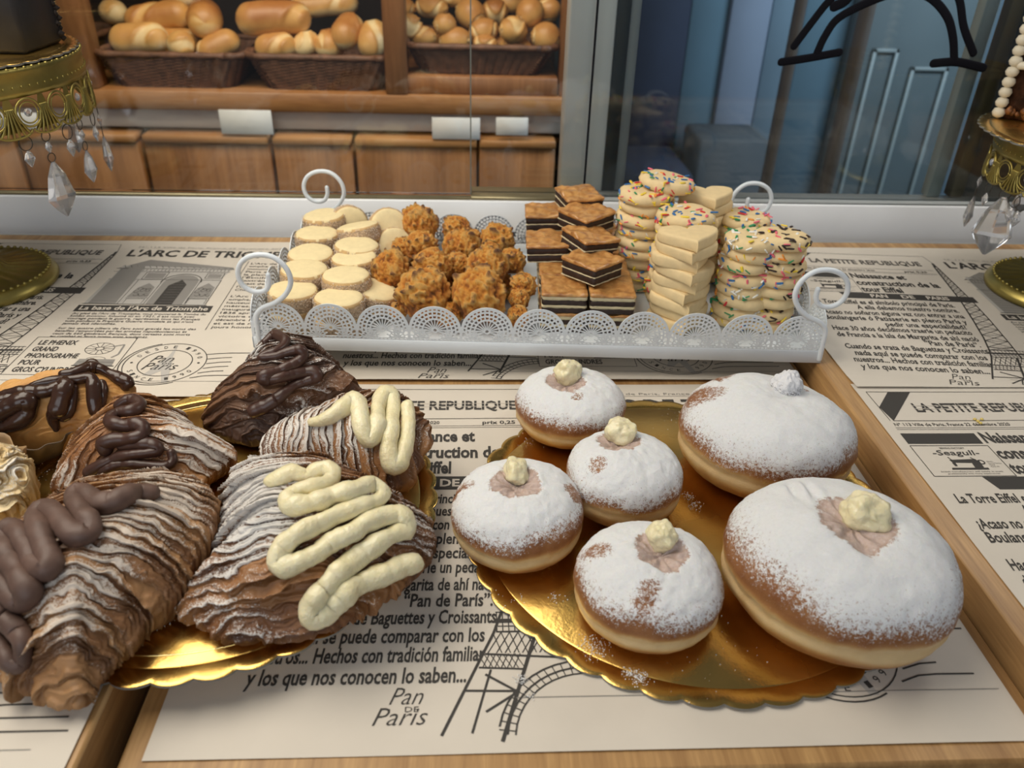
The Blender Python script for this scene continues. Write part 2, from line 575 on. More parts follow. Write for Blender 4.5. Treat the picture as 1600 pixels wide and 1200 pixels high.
for i, (p0, p1) in enumerate([(26, 212), (222, 418), (425, 548), (554, 745), (749, 869), (-170, 18)]):
    xa, xb = float(aty(p0, 212, YS)[0]), float(aty(p1, 212, YS)[0])
    lab = ['wooden bin front under the leftmost bread basket', 'wooden bin front just right of the dark gap, below a white card',
           'narrow wooden bin front left of the middle, behind the curled wire hook', 'wide wooden bin front behind the coconut macaroons',
           'rightmost wooden bin front beside the white window post', 'wooden bin front behind the hanging crystals at far left'][i]
    t = thing('wooden_bin', lab, 'bin', ((xa+xb)/2, YS, -0.5), 0, 'wooden bins under the bread shelf')
    for nm, a, c, mt in (('front_panel', (xa, YS, -0.6), (xb, YS+0.03, -0.047), M_wood_bin), ('lip', (xa, YS-0.006, -0.047), (xb, YS+0.05, -0.030), M_wood_lip),
                         ('side_panel', (xa, YS+0.03, -0.6), (xa+0.01, 2.0, -0.047), M_wood_bin), ('side_panel', (xb-0.01, YS+0.03, -0.6), (xb, 2.0, -0.047), M_wood_bin),
                         ('base_panel', (xa, YS+0.03, -0.6), (xb, 2.0, -0.59), M_wood_bin)):
        o = MB().box(a, c, 0, 0.003).build(nm, mt, t)
        o.matrix_parent_inverse = Matrix.Translation((-(xa+xb)/2, -YS, 0.5))
for p0, p1, q0, q1, lab in ((345, 426, 172, 208, 'blank white card under the shelf, left of the wire hook'), (675, 750, 184, 216, 'blank white card under the shelf beside the glass edge'),
                            (775, 825, 184, 210, 'small dull white card under the shelf near its right end'), (-20, 62, 176, 200, 'white card under the shelf behind the hanging crystals')):
    xa, xb = float(aty(p0, 190, YS-0.003)[0]), float(aty(p1, 190, YS-0.003)[0])
    za, zb = float(aty(p0, q1, YS-0.003)[2]), float(aty(p0, q0, YS-0.003)[2])
    c = MB().box((xa, YS-0.0085, za), (xb, YS-0.0065, zb+0.002), 0, 0.0004)
    tag(c.build('price_card', M_card), lab, 'card', 'white cards under the bread shelf')

# ------------------------------------------------------------------ printed paper sheets
M_paper = simple('newsprint_paper', (0.66, 0.60, 0.515), 0.75, var=0.025, scale=25, spec=0.2)
M_ink = simple('charcoal_ink', (0.060, 0.055, 0.050), 0.75, spec=0.2)
M_inkgrey = simple('grey_ink', (0.27, 0.255, 0.235), 0.75, spec=0.2)
M_inkpale = simple('pale_grey_ink', (0.48, 0.455, 0.42), 0.75, spec=0.2)

_glyph = {}
def glyphs(s, bold):
    """triangles of a line of lettering, unit box 0..1 x 0..1 (cap height)"""
    key = (s, bold)
    if key in _glyph:
        return _glyph[key]
    cu = bpy.data.curves.new('lettering', 'FONT')
    cu.body = s
    cu.size = 1.0
    cu.offset = bold
    cu.resolution_u = 2
    o = bpy.data.objects.new('lettering', cu)
    COL.objects.link(o)
    dg = bpy.context.evaluated_depsgraph_get()
    me = bpy.data.meshes.new_from_object(o.evaluated_get(dg))
    n = len(me.vertices)
    V = np.empty(n*3)
    me.vertices.foreach_get('co', V)
    V = V.reshape(-1, 3)[:, :2].copy()
    F = [tuple(p.vertices) for p in me.polygons]
    bpy.data.objects.remove(o)
    bpy.data.curves.remove(cu)
    bpy.data.meshes.remove(me)
    if n:
        V[:, 0] -= V[:, 0].min()
        V[:, 0] /= max(V[:, 0].max(), 1e-6)
        V[:, 1] /= 0.70
    _glyph[key] = (V, F)
    return V, F

class Print:
    """flat print in page coordinates: u to the right, v downwards, metres"""
    def __init__(self):
        self.items = []          # (V, F, ink, layer)
    def text(self, s, u0, u1, v, h, bold=0.02, slant=0.0, ink=1, layer=1):
        V, F = glyphs(s, bold)
        P = np.stack([u0 + V[:, 0]*(u1-u0) + slant*V[:, 1]*h, v - V[:, 1]*h], 1)
        self.items.append((P, F, ink, layer))
    def poly(self, pts, ink=1, layer=0):
        self.items.append((np.array(pts, float), [tuple(range(len(pts)))], ink, layer))
    def line(self, pts, w=0.0005, ink=1, layer=1):
        P = np.array(pts, float)
        for a, b in zip(P[:-1], P[1:]):
            L = np.linalg.norm(b-a)
            if L < 1e-7:
                continue
            k = max(1, int(L/0.02))
            n = np.array([-(b-a)[1], (b-a)[0]])/L*w/2
            for i in range(k):
                p, q = a+(b-a)*i/k, a+(b-a)*(i+1)/k
                self.poly([p+n, q+n, q-n, p-n], ink, layer)
    def ring(self, c, r, w, a0=0, a1=360, ink=1, sy=1.0, layer=1):
        a = np.radians(np.linspace(a0, a1, max(6, int(abs(a1-a0)/7.5))))
        for p, q in zip(a[:-1], a[1:]):
            f = lambda t, rr: (c[0]+rr*math.cos(t), c[1]+sy*rr*math.sin(t))
            self.poly([f(p, r-w/2), f(q, r-w/2), f(q, r+w/2), f(p, r+w/2)], ink, layer)
    def bar(self, u0, u1, v0, v1, ink=1, layer=0):
        k = max(1, int(abs(u1-u0)/0.02))
        for i in range(k):
            a, b = u0+(u1-u0)*i/k, u0+(u1-u0)*(i+1)/k
            self.poly([(a, v0), (b, v0), (b, v1), (a, v1)], ink, layer)
    def frame(self, u0, v0, u1, v1, w=0.0006):
        self.line([(u0, v0), (u1, v0)], w)
        self.line([(u1, v0), (u1, v1)], w)
        self.line([(u1, v1), (u0, v1)], w)
        self.line([(u0, v1), (u0, v0)], w)

def front_page():
    p = Print()
    p.line([(-0.001, 0), (0.172, 0), (0.176, 0.022)], 0.0006)
    p.line([(0.003, 0.0443), (0.168, 0.0443)], 0.0006)
    p.line([(-0.001, 0), (0.0003, 0.0443)], 0.0006)
    p.poly([(0.018, 0.0004), (0.038, 0.0004), (0.003, 0.0443), (0.0, 0.024)])
    p.line([(0.003, 0.0443), (0.038, 0)], 0.0005)
    p.text('LA PETITE REPUBLIQUE', 0.0297, 0.160, 0.0311, 0.0128, 0.028)
    for v in (0.0222, 0.0268):                                  # stencil breaks across the masthead
        p.line([(0.029, v), (0.161, v)], 0.00055, 0, 2)
    p.text('Nº 113 Ville de Paris, France 22 décembre 2020', 0.001, 0.098, 0.0518, 0.0042, 0.012)
    p.text('prix 0,25', 0.132, 0.158, 0.0522, 0.0045, 0.02)
    p.line([(0.0, 0.0544), (0.168, 0.0544)], 0.0004)
    p.line([(0.0, 0.0568), (0.168, 0.0568)], 0.0004)
    p.bar(0.0, 0.0610, 0.0623, 0.0765)
    p.text('Naissance et', 0.0640, 0.1260, 0.0751, 0.0138, 0.035)
    p.text('construction de la', 0.0640, 0.1560, 0.0958, 0.0138, 0.035)
    p.text('tour Eiffel', 0.0640, 0.1085, 0.1146, 0.0138, 0.035)
    p.poly([(0.036, 0.1185), (0.0640, 0.1185), (0.0640, 0.1335), (0.041, 0.1335)])
    p.bar(0.0640, 0.181, 0.1185, 0.1335)
    p.text('PAN', 0.068, 0.086, 0.1300, 0.0082, 0.03, 0, 0, 2)
    p.text('DE', 0.101, 0.115, 0.1300, 0.0082, 0.03, 0, 0, 2)
    p.text('PARIS', 0.128, 0.152, 0.1300, 0.0082, 0.03, 0, 0, 2)
    # advertisement with a sewing machine
    p.frame(0.0, 0.0790, 0.0629, 0.1178)
    p.text('SEWING FACTORY', 0.022, 0.042, 0.0835, 0.0022, 0.01)
    p.text('-Seagull-', 0.013, 0.050, 0.0915, 0.0065, 0.01, 0.12)
    p.poly([(0.019, 0.1075), (0.047, 0.1075), (0.047, 0.1098), (0.018, 0.1098)])
    p.poly([(0.038, 0.0985), (0.045, 0.0985), (0.044, 0.1075), (0.037, 0.1075)])
    p.poly([(0.022, 0.0975), (0.043, 0.0965), (0.044, 0.1005), (0.036, 0.1015), (0.023, 0.1010)])
    p.poly([(0.0222, 0.1010), (0.0250, 0.1010), (0.0246, 0.1055), (0.0226, 0.1055)])
    p.ring((0.0455, 0.1005), 0.0024, 0.001)
    p.line([(0.0226, 0.094), (0.0240, 0.0985)], 0.0008)
    p.line([(0.040, 0.0945), (0.042, 0.097)], 0.0008)
    for k, s in enumerate(('SEAGULL', 'Sewing Machine', 'Manuf.', 'Paris, FR')):
        p.text(s, 0.050, 0.050+0.0105*len(s)/14, 0.1005+k*0.0021, 0.0013, 0.0)
    p.text('british manufacturers will satisfy in work', 0.008, 0.056, 0.1130, 0.0016, 0.0)
    p.text('professionally with many experiences', 0.012, 0.052, 0.1155, 0.0016, 0.0)
    rows = [(0.1483, 'La Torre Eiffel es el símbolo principal de París.', 0.150), (0.1613, 'A ella debemos nuestro nombre.', 0.149),
            (0.1750, '¿Acaso no soñaron alguna vez con entrar a una', 0.149), (0.1885, 'Boulangerie ó Patisserie en pleno París y', 0.146),
            (0.2015, 'pedir una especialidad?', 0.140), (0.2141, 'Hace 30 años decidimos traerle un pedacito', 0.140),
            (0.2285, 'de Francia a la Isla de Margarita de ahí nació', 0.140), (0.2413, '“Pan de París”.', 0.136),
            (0.2542, 'Cuando se trata de Baguettes y Croissants', 0.1376), (0.2676, 'nada aquí se puede comparar con los', 0.1308),
            (0.2808, 'nuestros... Hechos con tradición familiar', 0.1307), (0.2945, 'y los que nos conocen lo saben...', 0.1207)]
    for v, s, ur in rows:
        w = min(len(s)*0.00352, ur-0.0025)
        p.text(s, ur-w, ur, v, 0.0100, 0.023, 0.06)
    p.text('Pan', 0.081, 0.097, 0.3075, 0.0105, -0.008, 0.35)
    p.text('DE', 0.0895, 0.0965, 0.3120, 0.0032, 0.0)
    p.text('Paris', 0.0735, 0.0995, 0.3195, 0.0105, -0.008, 0.35)
    # iron tower, left half
    vs = [0.030, 0.08, 0.13, 0.18, 0.22, 0.246, 0.262, 0.326]
    ul = [0.1735, 0.1685, 0.1630, 0.1550, 0.1475, 0.1410, 0.1360, 0.1087]
    ur_ = [0.1765, 0.1765, 0.1755, 0.1730, 0.1690, 0.1660, 0.1640, 0.1390]
    L = list(zip(ul, vs))
    Rr = list(zip(ur_, vs))
    p.line(L, 0.0016)
    p.line(Rr[:-1], 0.0013)
    p.line([(0.1752, 0.022), (0.175, 0.034)], 0.003)
    fu = lambda v: np.interp(v, vs, ul)
    fr = lambda v: np.interp(v, vs, ur_)
    v = 0.036
    while v < 0.246:
        dv = 0.006 + 0.35*(fr(v)-fu(v))
        v2 = min(v+dv, 0.246)
        p.line([(fu(v), v), (fr(v2), v2)], 0.0007)
        p.line([(fr(v), v), (fu(v2), v2)], 0.0007)
        p.line([(fu(v2), v2), (fr(v2), v2)], 0.0005)
        v = v2
    p.line([(0.1375, 0.2465), (0.181, 0.2465)], 0.0008)
    p.line([(0.1365, 0.2530), (0.181, 0.2530)], 0.0030)
    p.line([(0.1385, 0.2570), (0.181, 0.2570)], 0.0007)
    p.line([(0.1375, 0.2610), (0.181, 0.2610)], 0.0011)
    for k in range(13):
        u = 0.1380+k*0.0034
        p.line([(u, 0.2465), (u, 0.2610)], 0.0006)
    n = 9
    for k in range(n):
        u = 0.1355+k*0.0048
        p.line([(u, 0.2615), (u+0.0048, 0.2760)], 0.0006)
        p.line([(u+0.0048, 0.2615), (u-0.003, 0.2760)], 0.0006)
    p.line([(0.1310, 0.2765), (0.1640, 0.2790), (0.181, 0.2800)], 0.0013)
    p.line([(0.1275, 0.2855), (0.152, 0.2870)], 0.0011)
    for k in range(7):
        u = 0.1300+k*0.0034
        p.line([(u, 0.2765), (u-0.004, 0.2860)], 0.0005)
        p.line([(u-0.003, 0.2765), (u+0.002, 0.2860)], 0.0005)
    # foot struts
    p.line([(0.1600, 0.262), (0.1390, 0.3300)], 0.0020)
    p.line([(0.1340, 0.287), (0.1240, 0.3250)], 0.0013)
    p.line([(0.1200, 0.3000), (0.1480, 0.3010)], 0.0013)
    p.line([(0.1310, 0.2900), (0.1480, 0.3015), (0.1310, 0.3130)], 0.0014)
    c = (0.185, 0.330)
    p.ring(c, 0.0435, 0.0011, 185, 268)
    p.ring(c, 0.0395, 0.0009, 185, 268)
    p.ring(c, 0.0480, 0.0011, 190, 268)
    for a in range(188, 268, 6):
        t = math.radians(a)
        p.line([(c[0]+0.0395*math.cos(t), c[1]+0.0395*math.sin(t)), (c[0]+0.0480*math.cos(t), c[1]+0.0480*math.sin(t))], 0.0006)
    # second page
    p.second = len(p.items)
    o = 0.183
    p.text('Nº 113 Ville de Paris, France 22 décembre 2020', o+0.012, o+0.180, 0.0085, 0.0032, 0.0, 0, 2)
    p.line([(o+0.012, 0.0105), (o+0.22, 0.0105)], 0.0004, 2)
    p.text("L'ARC DE TRIOMPHE", o+0.007, o+0.205, 0.0345, 0.0185, 0.030)
    # triumphal arch engraving
    a0, a1 = o+0.012, o+0.135
    p.poly([(a0+0.002, 0.060), (a1, 0.068), (a1-0.004, 0.088), (a0+0.002, 0.094)], 3)
    p.poly([(a0+0.026, 0.044), (a1, 0.064), (a1+0.002, 0.069), (a0-0.002, 0.068)], 2)
    p.poly([(a0, 0.094), (a1-0.004, 0.088), (a1-0.004, 0.158), (a0-0.001, 0.156)], 3)
    p.poly([(a0+0.026, 0.047), (a0+0.030, 0.156), (a0+0.003, 0.156), (a0+0.003, 0.068)], 2, 1)
    q = [(o+0.072, 0.158)] + [(o+0.090-0.018*math.cos(math.radians(t)), 0.104-0.019*math.sin(math.radians(t))) for t in range(0, 181, 20)] + [(o+0.108, 0.158)]
    p.poly(q, 2, 1)
    p.poly([(o+0.080, 0.158), (o+0.080, 0.112), (o+0.090, 0.098), (o+0.098, 0.110), (o+0.098, 0.158)], 1, 2)
    p.ring((o+0.090, 0.104), 0.021, 0.001, 180, 360, 1, 1.0, 2)
    for (u0, v0, u1, v1) in ((o+0.046, 0.078, o+0.070, 0.096), (o+0.112, 0.080, o+0.130, 0.094)):
        p.frame(u0, v0, u1, v1, 0.0007)
        p.poly([(u0+0.002, v0+0.002), (u1-0.002, v0+0.003), (u1-0.002, v1-0.002), (u0+0.002, v1-0.002)], 2, 1)
    for uc in (o+0.058, o+0.120):
        p.poly([(uc-0.011, 0.141), (uc-0.008, 0.118), (uc, 0.106), (uc+0.009, 0.116), (uc+0.010, 0.141)], 2, 1)
        for q_ in range(9):
            aa = q_*2.4
            p.ring((uc-0.006+0.0016*q_+0.001*math.sin(aa), 0.127+0.008*math.sin(aa*1.7)), 0.0024, 0.0006, aa*57, aa*57+250, 1, 1.2, 2)
        p.line([(uc-0.011, 0.143), (uc+0.011, 0.143)], 0.0009, 1, 2)
        p.line([(uc-0.009, 0.156), (uc-0.009, 0.145), (uc+0.009, 0.145), (uc+0.009, 0.156)], 0.0005, 1, 2)
    for k in range(18):
        u = a0+0.004+k*0.0068
        p.line([(u, 0.060+0.0004*k), (u+0.003, 0.067)], 0.0006, 1, 2)
    for k in range(30):
        u = a0+0.004+k*0.0040
        p.line([(u, 0.0705), (u, 0.0755)], 0.0005, 1, 2)
    for k in range(9):
        v = 0.100+k*0.0062
        p.line([(a0+0.004, v), (a0+0.029, v+0.0008)], 0.0003, 1, 2)
        p.line([(o+0.083, v+0.004), (o+0.097, v+0.004)], 0.0003, 2, 3)
    p.line([(a0-0.002, 0.0765), (a1, 0.0775)], 0.0006, 1, 2)
    p.line([(a0-0.002, 0.0685), (a1+0.002, 0.0695)], 0.0010, 1, 2)
    p.line([(a0, 0.0965), (a1-0.004, 0.0985)], 0.0007, 1, 2)
    p.line([(a0-0.002, 0.157), (a1-0.002, 0.159)], 0.0009, 1, 2)
    for u in (a0+0.032, o+0.070, o+0.110, a1-0.004):
        p.line([(u, 0.098), (u, 0.157)], 0.0006, 1, 2)
    p.bar(o+0.008, o+0.140, 0.1600, 0.1745)
    p.text("La base de l'Arc de Triomphe", o+0.012, o+0.137, 0.1710, 0.0085, 0.02, 0, 0, 2)
    fr_rows = ["Au pied de l'Arc de Triomphe, vous trouverez la Tombe du", "Soldat inconnu. Inhumé ici en 1921, il est mort avec", "courage pendant la guerre, représente tous les Français",
               "tués pendant la Première Guerre mondiale et qui n'ont", "jamais été identifiés.", "Sur les quatre piliers de l'arc sont gravés les noms des",
               "batailles remportées par les armées napoléoniennes et", "ceux de 660 généraux français, dont certains sont morts", "au combat et leurs noms sont soulignés."]
    for k, s in enumerate(fr_rows):
        v = 0.181+k*0.0054+(0.004 if k > 4 else 0)
        p.text(s, o+0.010, o+0.010+0.128*len(s)/56, v, 0.0040, 0.008)
    p.line([(o+0.147, 0.046), (o+0.147, 0.212)], 0.0006)
    cr = ["L'Arc de Tri-", "omphe est un", "monument de", "Paris situé sur", "la place de", "l'Étoile, à", "l'extrémité", "ouest de", "l'avenue des", "Champs-Élysées.", "",
          "L'Arc de Tri-", "omphe, d'une", "hauteur de 50", "mètres, fut", "inauguré en", "1836 après la", "victoire de", "décembre 1805", "et est de nos", "jours honoré."]
    for k, s in enumerate(cr):
        if s:
            p.text(s, o+0.151, o+0.151+0.0034*len(s), 0.054+k*0.0077, 0.0046, 0.008)
    # gramophone advertisement
    p.frame(o, 0.228, o+0.090, 0.296)
    for k, (s, w) in enumerate((('LE PHENIX', 0.034), ('GRAND', 0.022), ('PHONOGRAPHE', 0.045), ('POUR', 0.018), ('GROS CYLINDRES', 0.053))):
        p.text(s, o+0.006, o+0.006+w, 0.2425+k*0.0122, 0.0082, 0.026)
    g = (o+0.064, 0.249)
    p.ring(g, 0.0125, 0.0006, 0, 360, 1, 0.85)
    p.ring(g, 0.0035, 0.0008, 0, 360, 1, 0.85)
    for a in range(0, 360, 30):
        t = math.radians(a)
        p.line([(g[0]+0.0035*math.cos(t), g[1]+0.003*math.sin(t)), (g[0]+0.0125*math.cos(t), g[1]+0.0106*math.sin(t))], 0.0005)
    p.line([(g[0]+0.010, g[1]-0.004), (g[0]+0.019, g[1]-0.008), (g[0]+0.020, g[1]+0.010), (g[0]+0.016, g[1]+0.016)], 0.0016, 2)
    p.poly([(g[0]-0.010, g[1]+0.019), (g[0]+0.021, g[1]+0.019), (g[0]+0.022, g[1]+0.030), (g[0]-0.011, g[1]+0.030)], 2)
    p.ring((g[0]+0.004, g[1]+0.019), 0.008, 0.001, 180, 360, 2, 0.5)
    p.line([(g[0]-0.012, g[1]+0.031), (g[0]+0.024, g[1]+0.031)], 0.0014)
    p.line([(g[0]-0.010, g[1]+0.0245), (g[0]+0.021, g[1]+0.0245)], 0.0005)
    # postmark
    c = (o+0.130, 0.2735)
    p.ring(c, 0.0350, 0.0008)
    p.ring((c[0]-0.001, c[1]+0.0008), 0.0372, 0.0010, 60, 250)
    p.ring(c, 0.0228, 0.0008)
    def around(s, r, a0, a1, flip=False):
        for k, ch in enumerate(s):
            if ch == ' ':
                continue
            a = math.radians(a0+(a1-a0)*k/(len(s)-1))
            V, F = glyphs(ch, 0.0)
            th = a+PI/2 if not flip else a-PI/2
            h, w = 0.0046, 0.0030
            x = (V[:, 0]-0.5)*w
            y = -(V[:, 1]-0.5)*h
            P = np.stack([c[0]+r*math.cos(a)+x*math.cos(th)-y*math.sin(th), c[1]+r*math.sin(a)+x*math.sin(th)+y*math.cos(th)], 1)
            p.items.append((P, F, 1, 1))
    around('DESDE', 0.0290, 205, 270)
    around('1990', 0.0290, 295, 340)
    around('SINCE', 0.0290, 150, 95, True)
    around('1990', 0.0290, 70, 30, True)
    for a in (0, 180):
        p.ring((c[0]+0.029*math.cos(math.radians(a)), c[1]), 0.0006, 0.0012)
    p.poly([(c[0]-0.012, c[1]+0.022), (c[0]-0.001, c[1]-0.012), (c[0]+0.001, c[1]-0.034), (c[0]+0.003, c[1]-0.012), (c[0]+0.013, c[1]+0.034), (c[0]+0.008, c[1]+0.034), (c[0]+0.001, c[1]+0.014), (c[0]-0.006, c[1]+0.022)], 3, 0)
    p.text('Pan', c[0]-0.014, c[0]+0.004, c[1]-0.001, 0.012, -0.005, 0.35, 1, 2)
    p.text('DE', c[0]-0.002, c[0]+0.006, c[1]+0.003, 0.003, 0.0, 0, 1, 2)
    p.text('Paris', c[0]-0.017, c[0]+0.011, c[1]+0.012, 0.012, -0.005, 0.35, 1, 2)
    for k in range(6):
        v = 0.2560+k*0.0078
        u0 = o+0.130+math.sqrt(max(0, 0.037**2-(v-0.2735)**2))
        p.line([(u0-0.001, v+0.0025+0.0004*k), (u0+0.010, v+0.0008), (u0+0.020, v), (o+0.2085+0.003*k, v)], 0.0010)
    p.line([(o-0.05, 0.305), (o+0.23, 0.305)], 0.0005, 2)
    return p
PAGE = front_page()

def sheet(label, x0, y0, scale, rot, rect, z, wave, sy=1.0, gutter=0.0):
    """one printed sheet; rect = (xmin, xmax, ymin, ymax) in world metres"""
    xa, xb, ya, yb = rect
    c, s = math.cos(math.radians(rot)), math.sin(math.radians(rot))
    mb = MB()
    nx, ny = 46, 46
    gx, gy = np.meshgrid(np.linspace(xa, xb, nx), np.linspace(ya, yb, ny))
    G = np.stack([gx.ravel(), gy.ravel()], 1)
    V = np.c_[G, z+wave(G[:, 0], G[:, 1])]
    F = [(j*nx+i, j*nx+i+1, (j+1)*nx+i+1, (j+1)*nx+i) for j in range(ny-1) for i in range(nx-1)]
    mb.add(V, F, 0)
    for k_, (P, F, ink, layer) in enumerate(PAGE.items):
        u, v = (P[:, 0]+(gutter if k_ >= PAGE.second else 0))*scale, -P[:, 1]*scale*sy
        X = np.stack([x0+c*u-s*v, y0+s*u+c*v], 1)
        if X[:, 0].max() < xa or X[:, 0].min() > xb or X[:, 1].max() < ya or X[:, 1].min() > yb:
            continue
        keep = []
        for f in F:
            q = X[list(f)]
            if q[:, 0].min() >= xa and q[:, 0].max() <= xb and q[:, 1].min() >= ya and q[:, 1].max() <= yb:
                keep.append(f)
        if not keep:
            continue
        Z = z+wave(X[:, 0], X[:, 1])+0.00018+0.00009*layer
        mb.add(np.c_[X, Z], keep, ink)
    me = mb.mesh('paper_sheet', [M_paper, M_ink, M_inkgrey, M_inkpale], smooth=False, normals=False)
    # letters drawn on top of the paper must face up
    bm = bmesh.new()
    bm.from_mesh(me)
    fl = [f for f in bm.faces if f.normal.z < 0]
    bmesh.ops.reverse_faces(bm, faces=fl)
    bm.to_mesh(me)
    bm.free()
    o = link('paper_sheet', me)
    return tag(o, label, 'paper', 'newspaper-print paper sheets')

def w0(a, ph=0.0):
    return lambda x, y: 0.0009+a*(np.sin(x*31+ph)*np.cos(y*22+ph*2)+0.6*np.sin(y*47+x*13+ph))
def curl(base, yedge, amt, width):
    return lambda x, y: base(x, y)+amt*np.exp(-((y-yedge)/width)**2)
sheet('printed paper sheet in front on the middle board, doughnut plate on it', -0.132, 0.6092, 1.065, 0.0, (-0.168, 0.306, 0.2515, 0.618), 0.0, w0(0.00025), 1.0, 0.014)
sheet('printed paper sheet at the back of the middle board, under the lace tray', -0.1265, 0.958, 1.04, 0.0, (-0.172, 0.309, 0.6235, 0.955), 0.0, curl(w0(0.00025, 1.0), 0.6235, 0.0022, 0.012))
sheet('printed paper sheet in front on the right board, sewing machine advertisement showing', 0.342, 0.5695, 1.0, 0.0, (0.3328, 0.79, 0.235, 0.583), ZB, w0(0.0002, 2.0))
sheet('printed paper sheet at the back of the right board, under the cake stand foot', 0.372, 0.890, 1.0, -4.5, (0.335, 0.80, 0.5755, 0.905), ZB+0.0003, curl(w0(0.0003, 3.0), 0.5755, 0.0015, 0.014), 0.955)
sheet('printed paper sheet at the back of the left board, showing the arch picture', -0.581, 0.8945, 1.0, -0.5, (-0.72, -0.190, 0.560, 0.906), ZB+0.0003, curl(w0(0.0003, 4.0), 0.56, 0.0015, 0.012))
sheet('printed paper sheet at the front of the left board, mostly under chocolate pastries', -0.606, 0.549, 1.0, 0.0, (-0.72, -0.193, 0.198, 0.558), ZB, w0(0.0002, 5.0))

# ------------------------------------------------------------------ lace tray
M_tray = simple('pale_blue_white_enamel', (0.72, 0.77, 0.81), 0.38, var=0.03, scale=30)
TO = np.array([-0.200, 0.6455, ZB+0.0004])
TA = math.radians(-2.75)
TL, TD = 0.5210, 0.2450
TEX = np.array([math.cos(TA), math.sin(TA), 0])
TEY = np.array([-math.sin(TA), math.cos(TA), 0])
def T(u, v, w=0.0):
    return TO + TEX*u + TEY*v + np.array([0, 0, w])
TZ = TO[2]+0.0017                # floor of the tray
tray = thing('lace_tray', 'pale metal tray with a pierced lace rim and curled wire handles, full of cookies', 'tray', tuple(T(TL/2, TD/2)), TA)
TM = Matrix(((TEX[0], TEY[0], 0, TO[0]), (TEX[1], TEY[1], 0, TO[1]), (0, 0, 1, TO[2]), (0, 0, 0, 1)))
TP = tray.matrix_basis.inverted() @ TM
def tpart(name, mb, **kw):
    o = mb.build(name, M_tray, tray, **kw)
    o.matrix_basis = TP
    return o
b = MB()
b.box((0, 0, 0), (TL, TD, 0.0012), 0, 0.0004)
for a, c in (((0, 0, 0), (TL, 0.0022, 0.0125)), ((0, TD-0.0022, 0), (TL, TD, 0.0125)), ((0, 0, 0), (0.0022, TD, 0.0125)), ((TL-0.0022, 0, 0), (TL, TD, 0.0125))):
    b.box(a, c, 0, 0.0007)
tpart('pan', b, auto=50)

def lace(n, length):
    """pierced panel of n scallops in the x-z plane, thickness along y"""
    w = length/n
    R = w*0.5
    hc = 0.23*w
    th = 0.0009
    mb = MB()
    def bar2(p, q, wd):
        p, q = np.array(p), np.array(q)
        d = q-p
        L = np.linalg.norm(d)
        if L < 1e-6:
            return
        nn = np.array([-d[1], d[0]])/L*wd/2
        V = []
        for y in (-th/2, th/2):
            for s in (p-nn, q-nn, q+nn, p+nn):
                V.append((s[0], y, s[1]))
        mb.add(V, [(0, 1, 2, 3), (7, 6, 5, 4), (0, 4, 5, 1), (1, 5, 6, 2), (2, 6, 7, 3), (3, 7, 4, 0)], 0)
    def inside(c, p):
        return abs(p[0]-c[0]) <= R*1.001 and p[1] >= -0.0005
    def arc(c, c0, r, a0, a1, wd, step=12):
        k = max(2, int((a1-a0)/step))
        A = np.radians(np.linspace(a0, a1, k+1))
        for s, t in zip(A[:-1], A[1:]):
            p = (c[0]+r*math.cos(s), c[1]+r*math.sin(s))
            q = (c[0]+r*math.cos(t), c[1]+r*math.sin(t))
            if inside(c0, p) and inside(c0, q):
                bar2(p, q, wd)
    for i in range(n):
        c = (w*(i+0.5), hc)
        arc(c, c, R-0.0011, -4, 184, 0.0026, 8)
        arc(c, c, R*0.80, -18, 198, 0.0015)
        arc(c, c, R*0.64, -24, 204, 0.0015)
        arc(c, c, R*0.48, -28, 208, 0.0015)
        arc(c, c, R*0.10, 0, 360, 0.0014, 45)
        def spokes(c1, r0, r1, a0, a1, k, wd, off=0.0):
            for j in range(k):
                a = math.radians(a0+(a1-a0)*(j+0.5+off)/k)
                p = (c1[0]+r0*math.cos(a), c1[1]+r0*math.sin(a))
                q = (c1[0]+r1*math.cos(a), c1[1]+r1*math.sin(a))
                if inside(c, p) and inside(c, q):
                    bar2(p, q, wd)
        spokes(c, R*0.10, R*0.48, -28, 208, 13, 0.0009)
        spokes(c, R*0.48, R*0.64, -24, 204, 14, 0.0013)
        spokes(c, R*0.64, R*0.80, -18, 198, 16, 0.0014)
        spokes(c, R*0.80, R*0.97, -8, 188, 18, 0.0016)
        for sx in (-0.27, 0.27):
            h = (c[0]+sx*w, 0.0020)
            arc(h, c, 0.075*w, 0, 180, 0.0007, 30)
            arc(h, c, 0.150*w, 0, 180, 0.0009, 18)
            spokes(h, 0.0, 0.150*w, 0, 180, 7, 0.0008)
            spokes(h, 0.150*w, 0.215*w, 10, 170, 7, 0.0009)
        bar2((c[0]-R, 0.0), (c[0]-R, hc+0.004), 0.0024)
        bar2((c[0]-R, 0.0022), (c[0]+R, 0.0022), 0.0008)
        k = 13
        for j in range(k):
            x = c[0]-R+w*(j+0.5)/k
            bar2((x, 0), (x, 0.0022), 0.0014)
        bar2((c[0]-R, 0.0), (c[0]+R, 0.0), 0.0016)
    bar2((length, 0.0), (length, hc+0.004), 0.0024)
    return mb
lf = lace(11, TL-0.004).mesh('lace_panel', M_tray, smooth=False)
ls = lace(5, TD-0.004).mesh('lace_panel', M_tray, smooth=False)
for me, off, rz in ((lf, (0.002, 0.0011, 0.0125), 0), (lf, (0.002, TD-0.0011, 0.0125), 0), (ls, (0.0011, 0.002, 0.0125), PI/2), (ls, (TL-0.0011, 0.002, 0.0125), PI/2)):
    o = link('lace_panel', me, tray)
    o.matrix_basis = TP @ Matrix.Translation(off) @ Matrix.Rotation(rz, 4, 'Z')
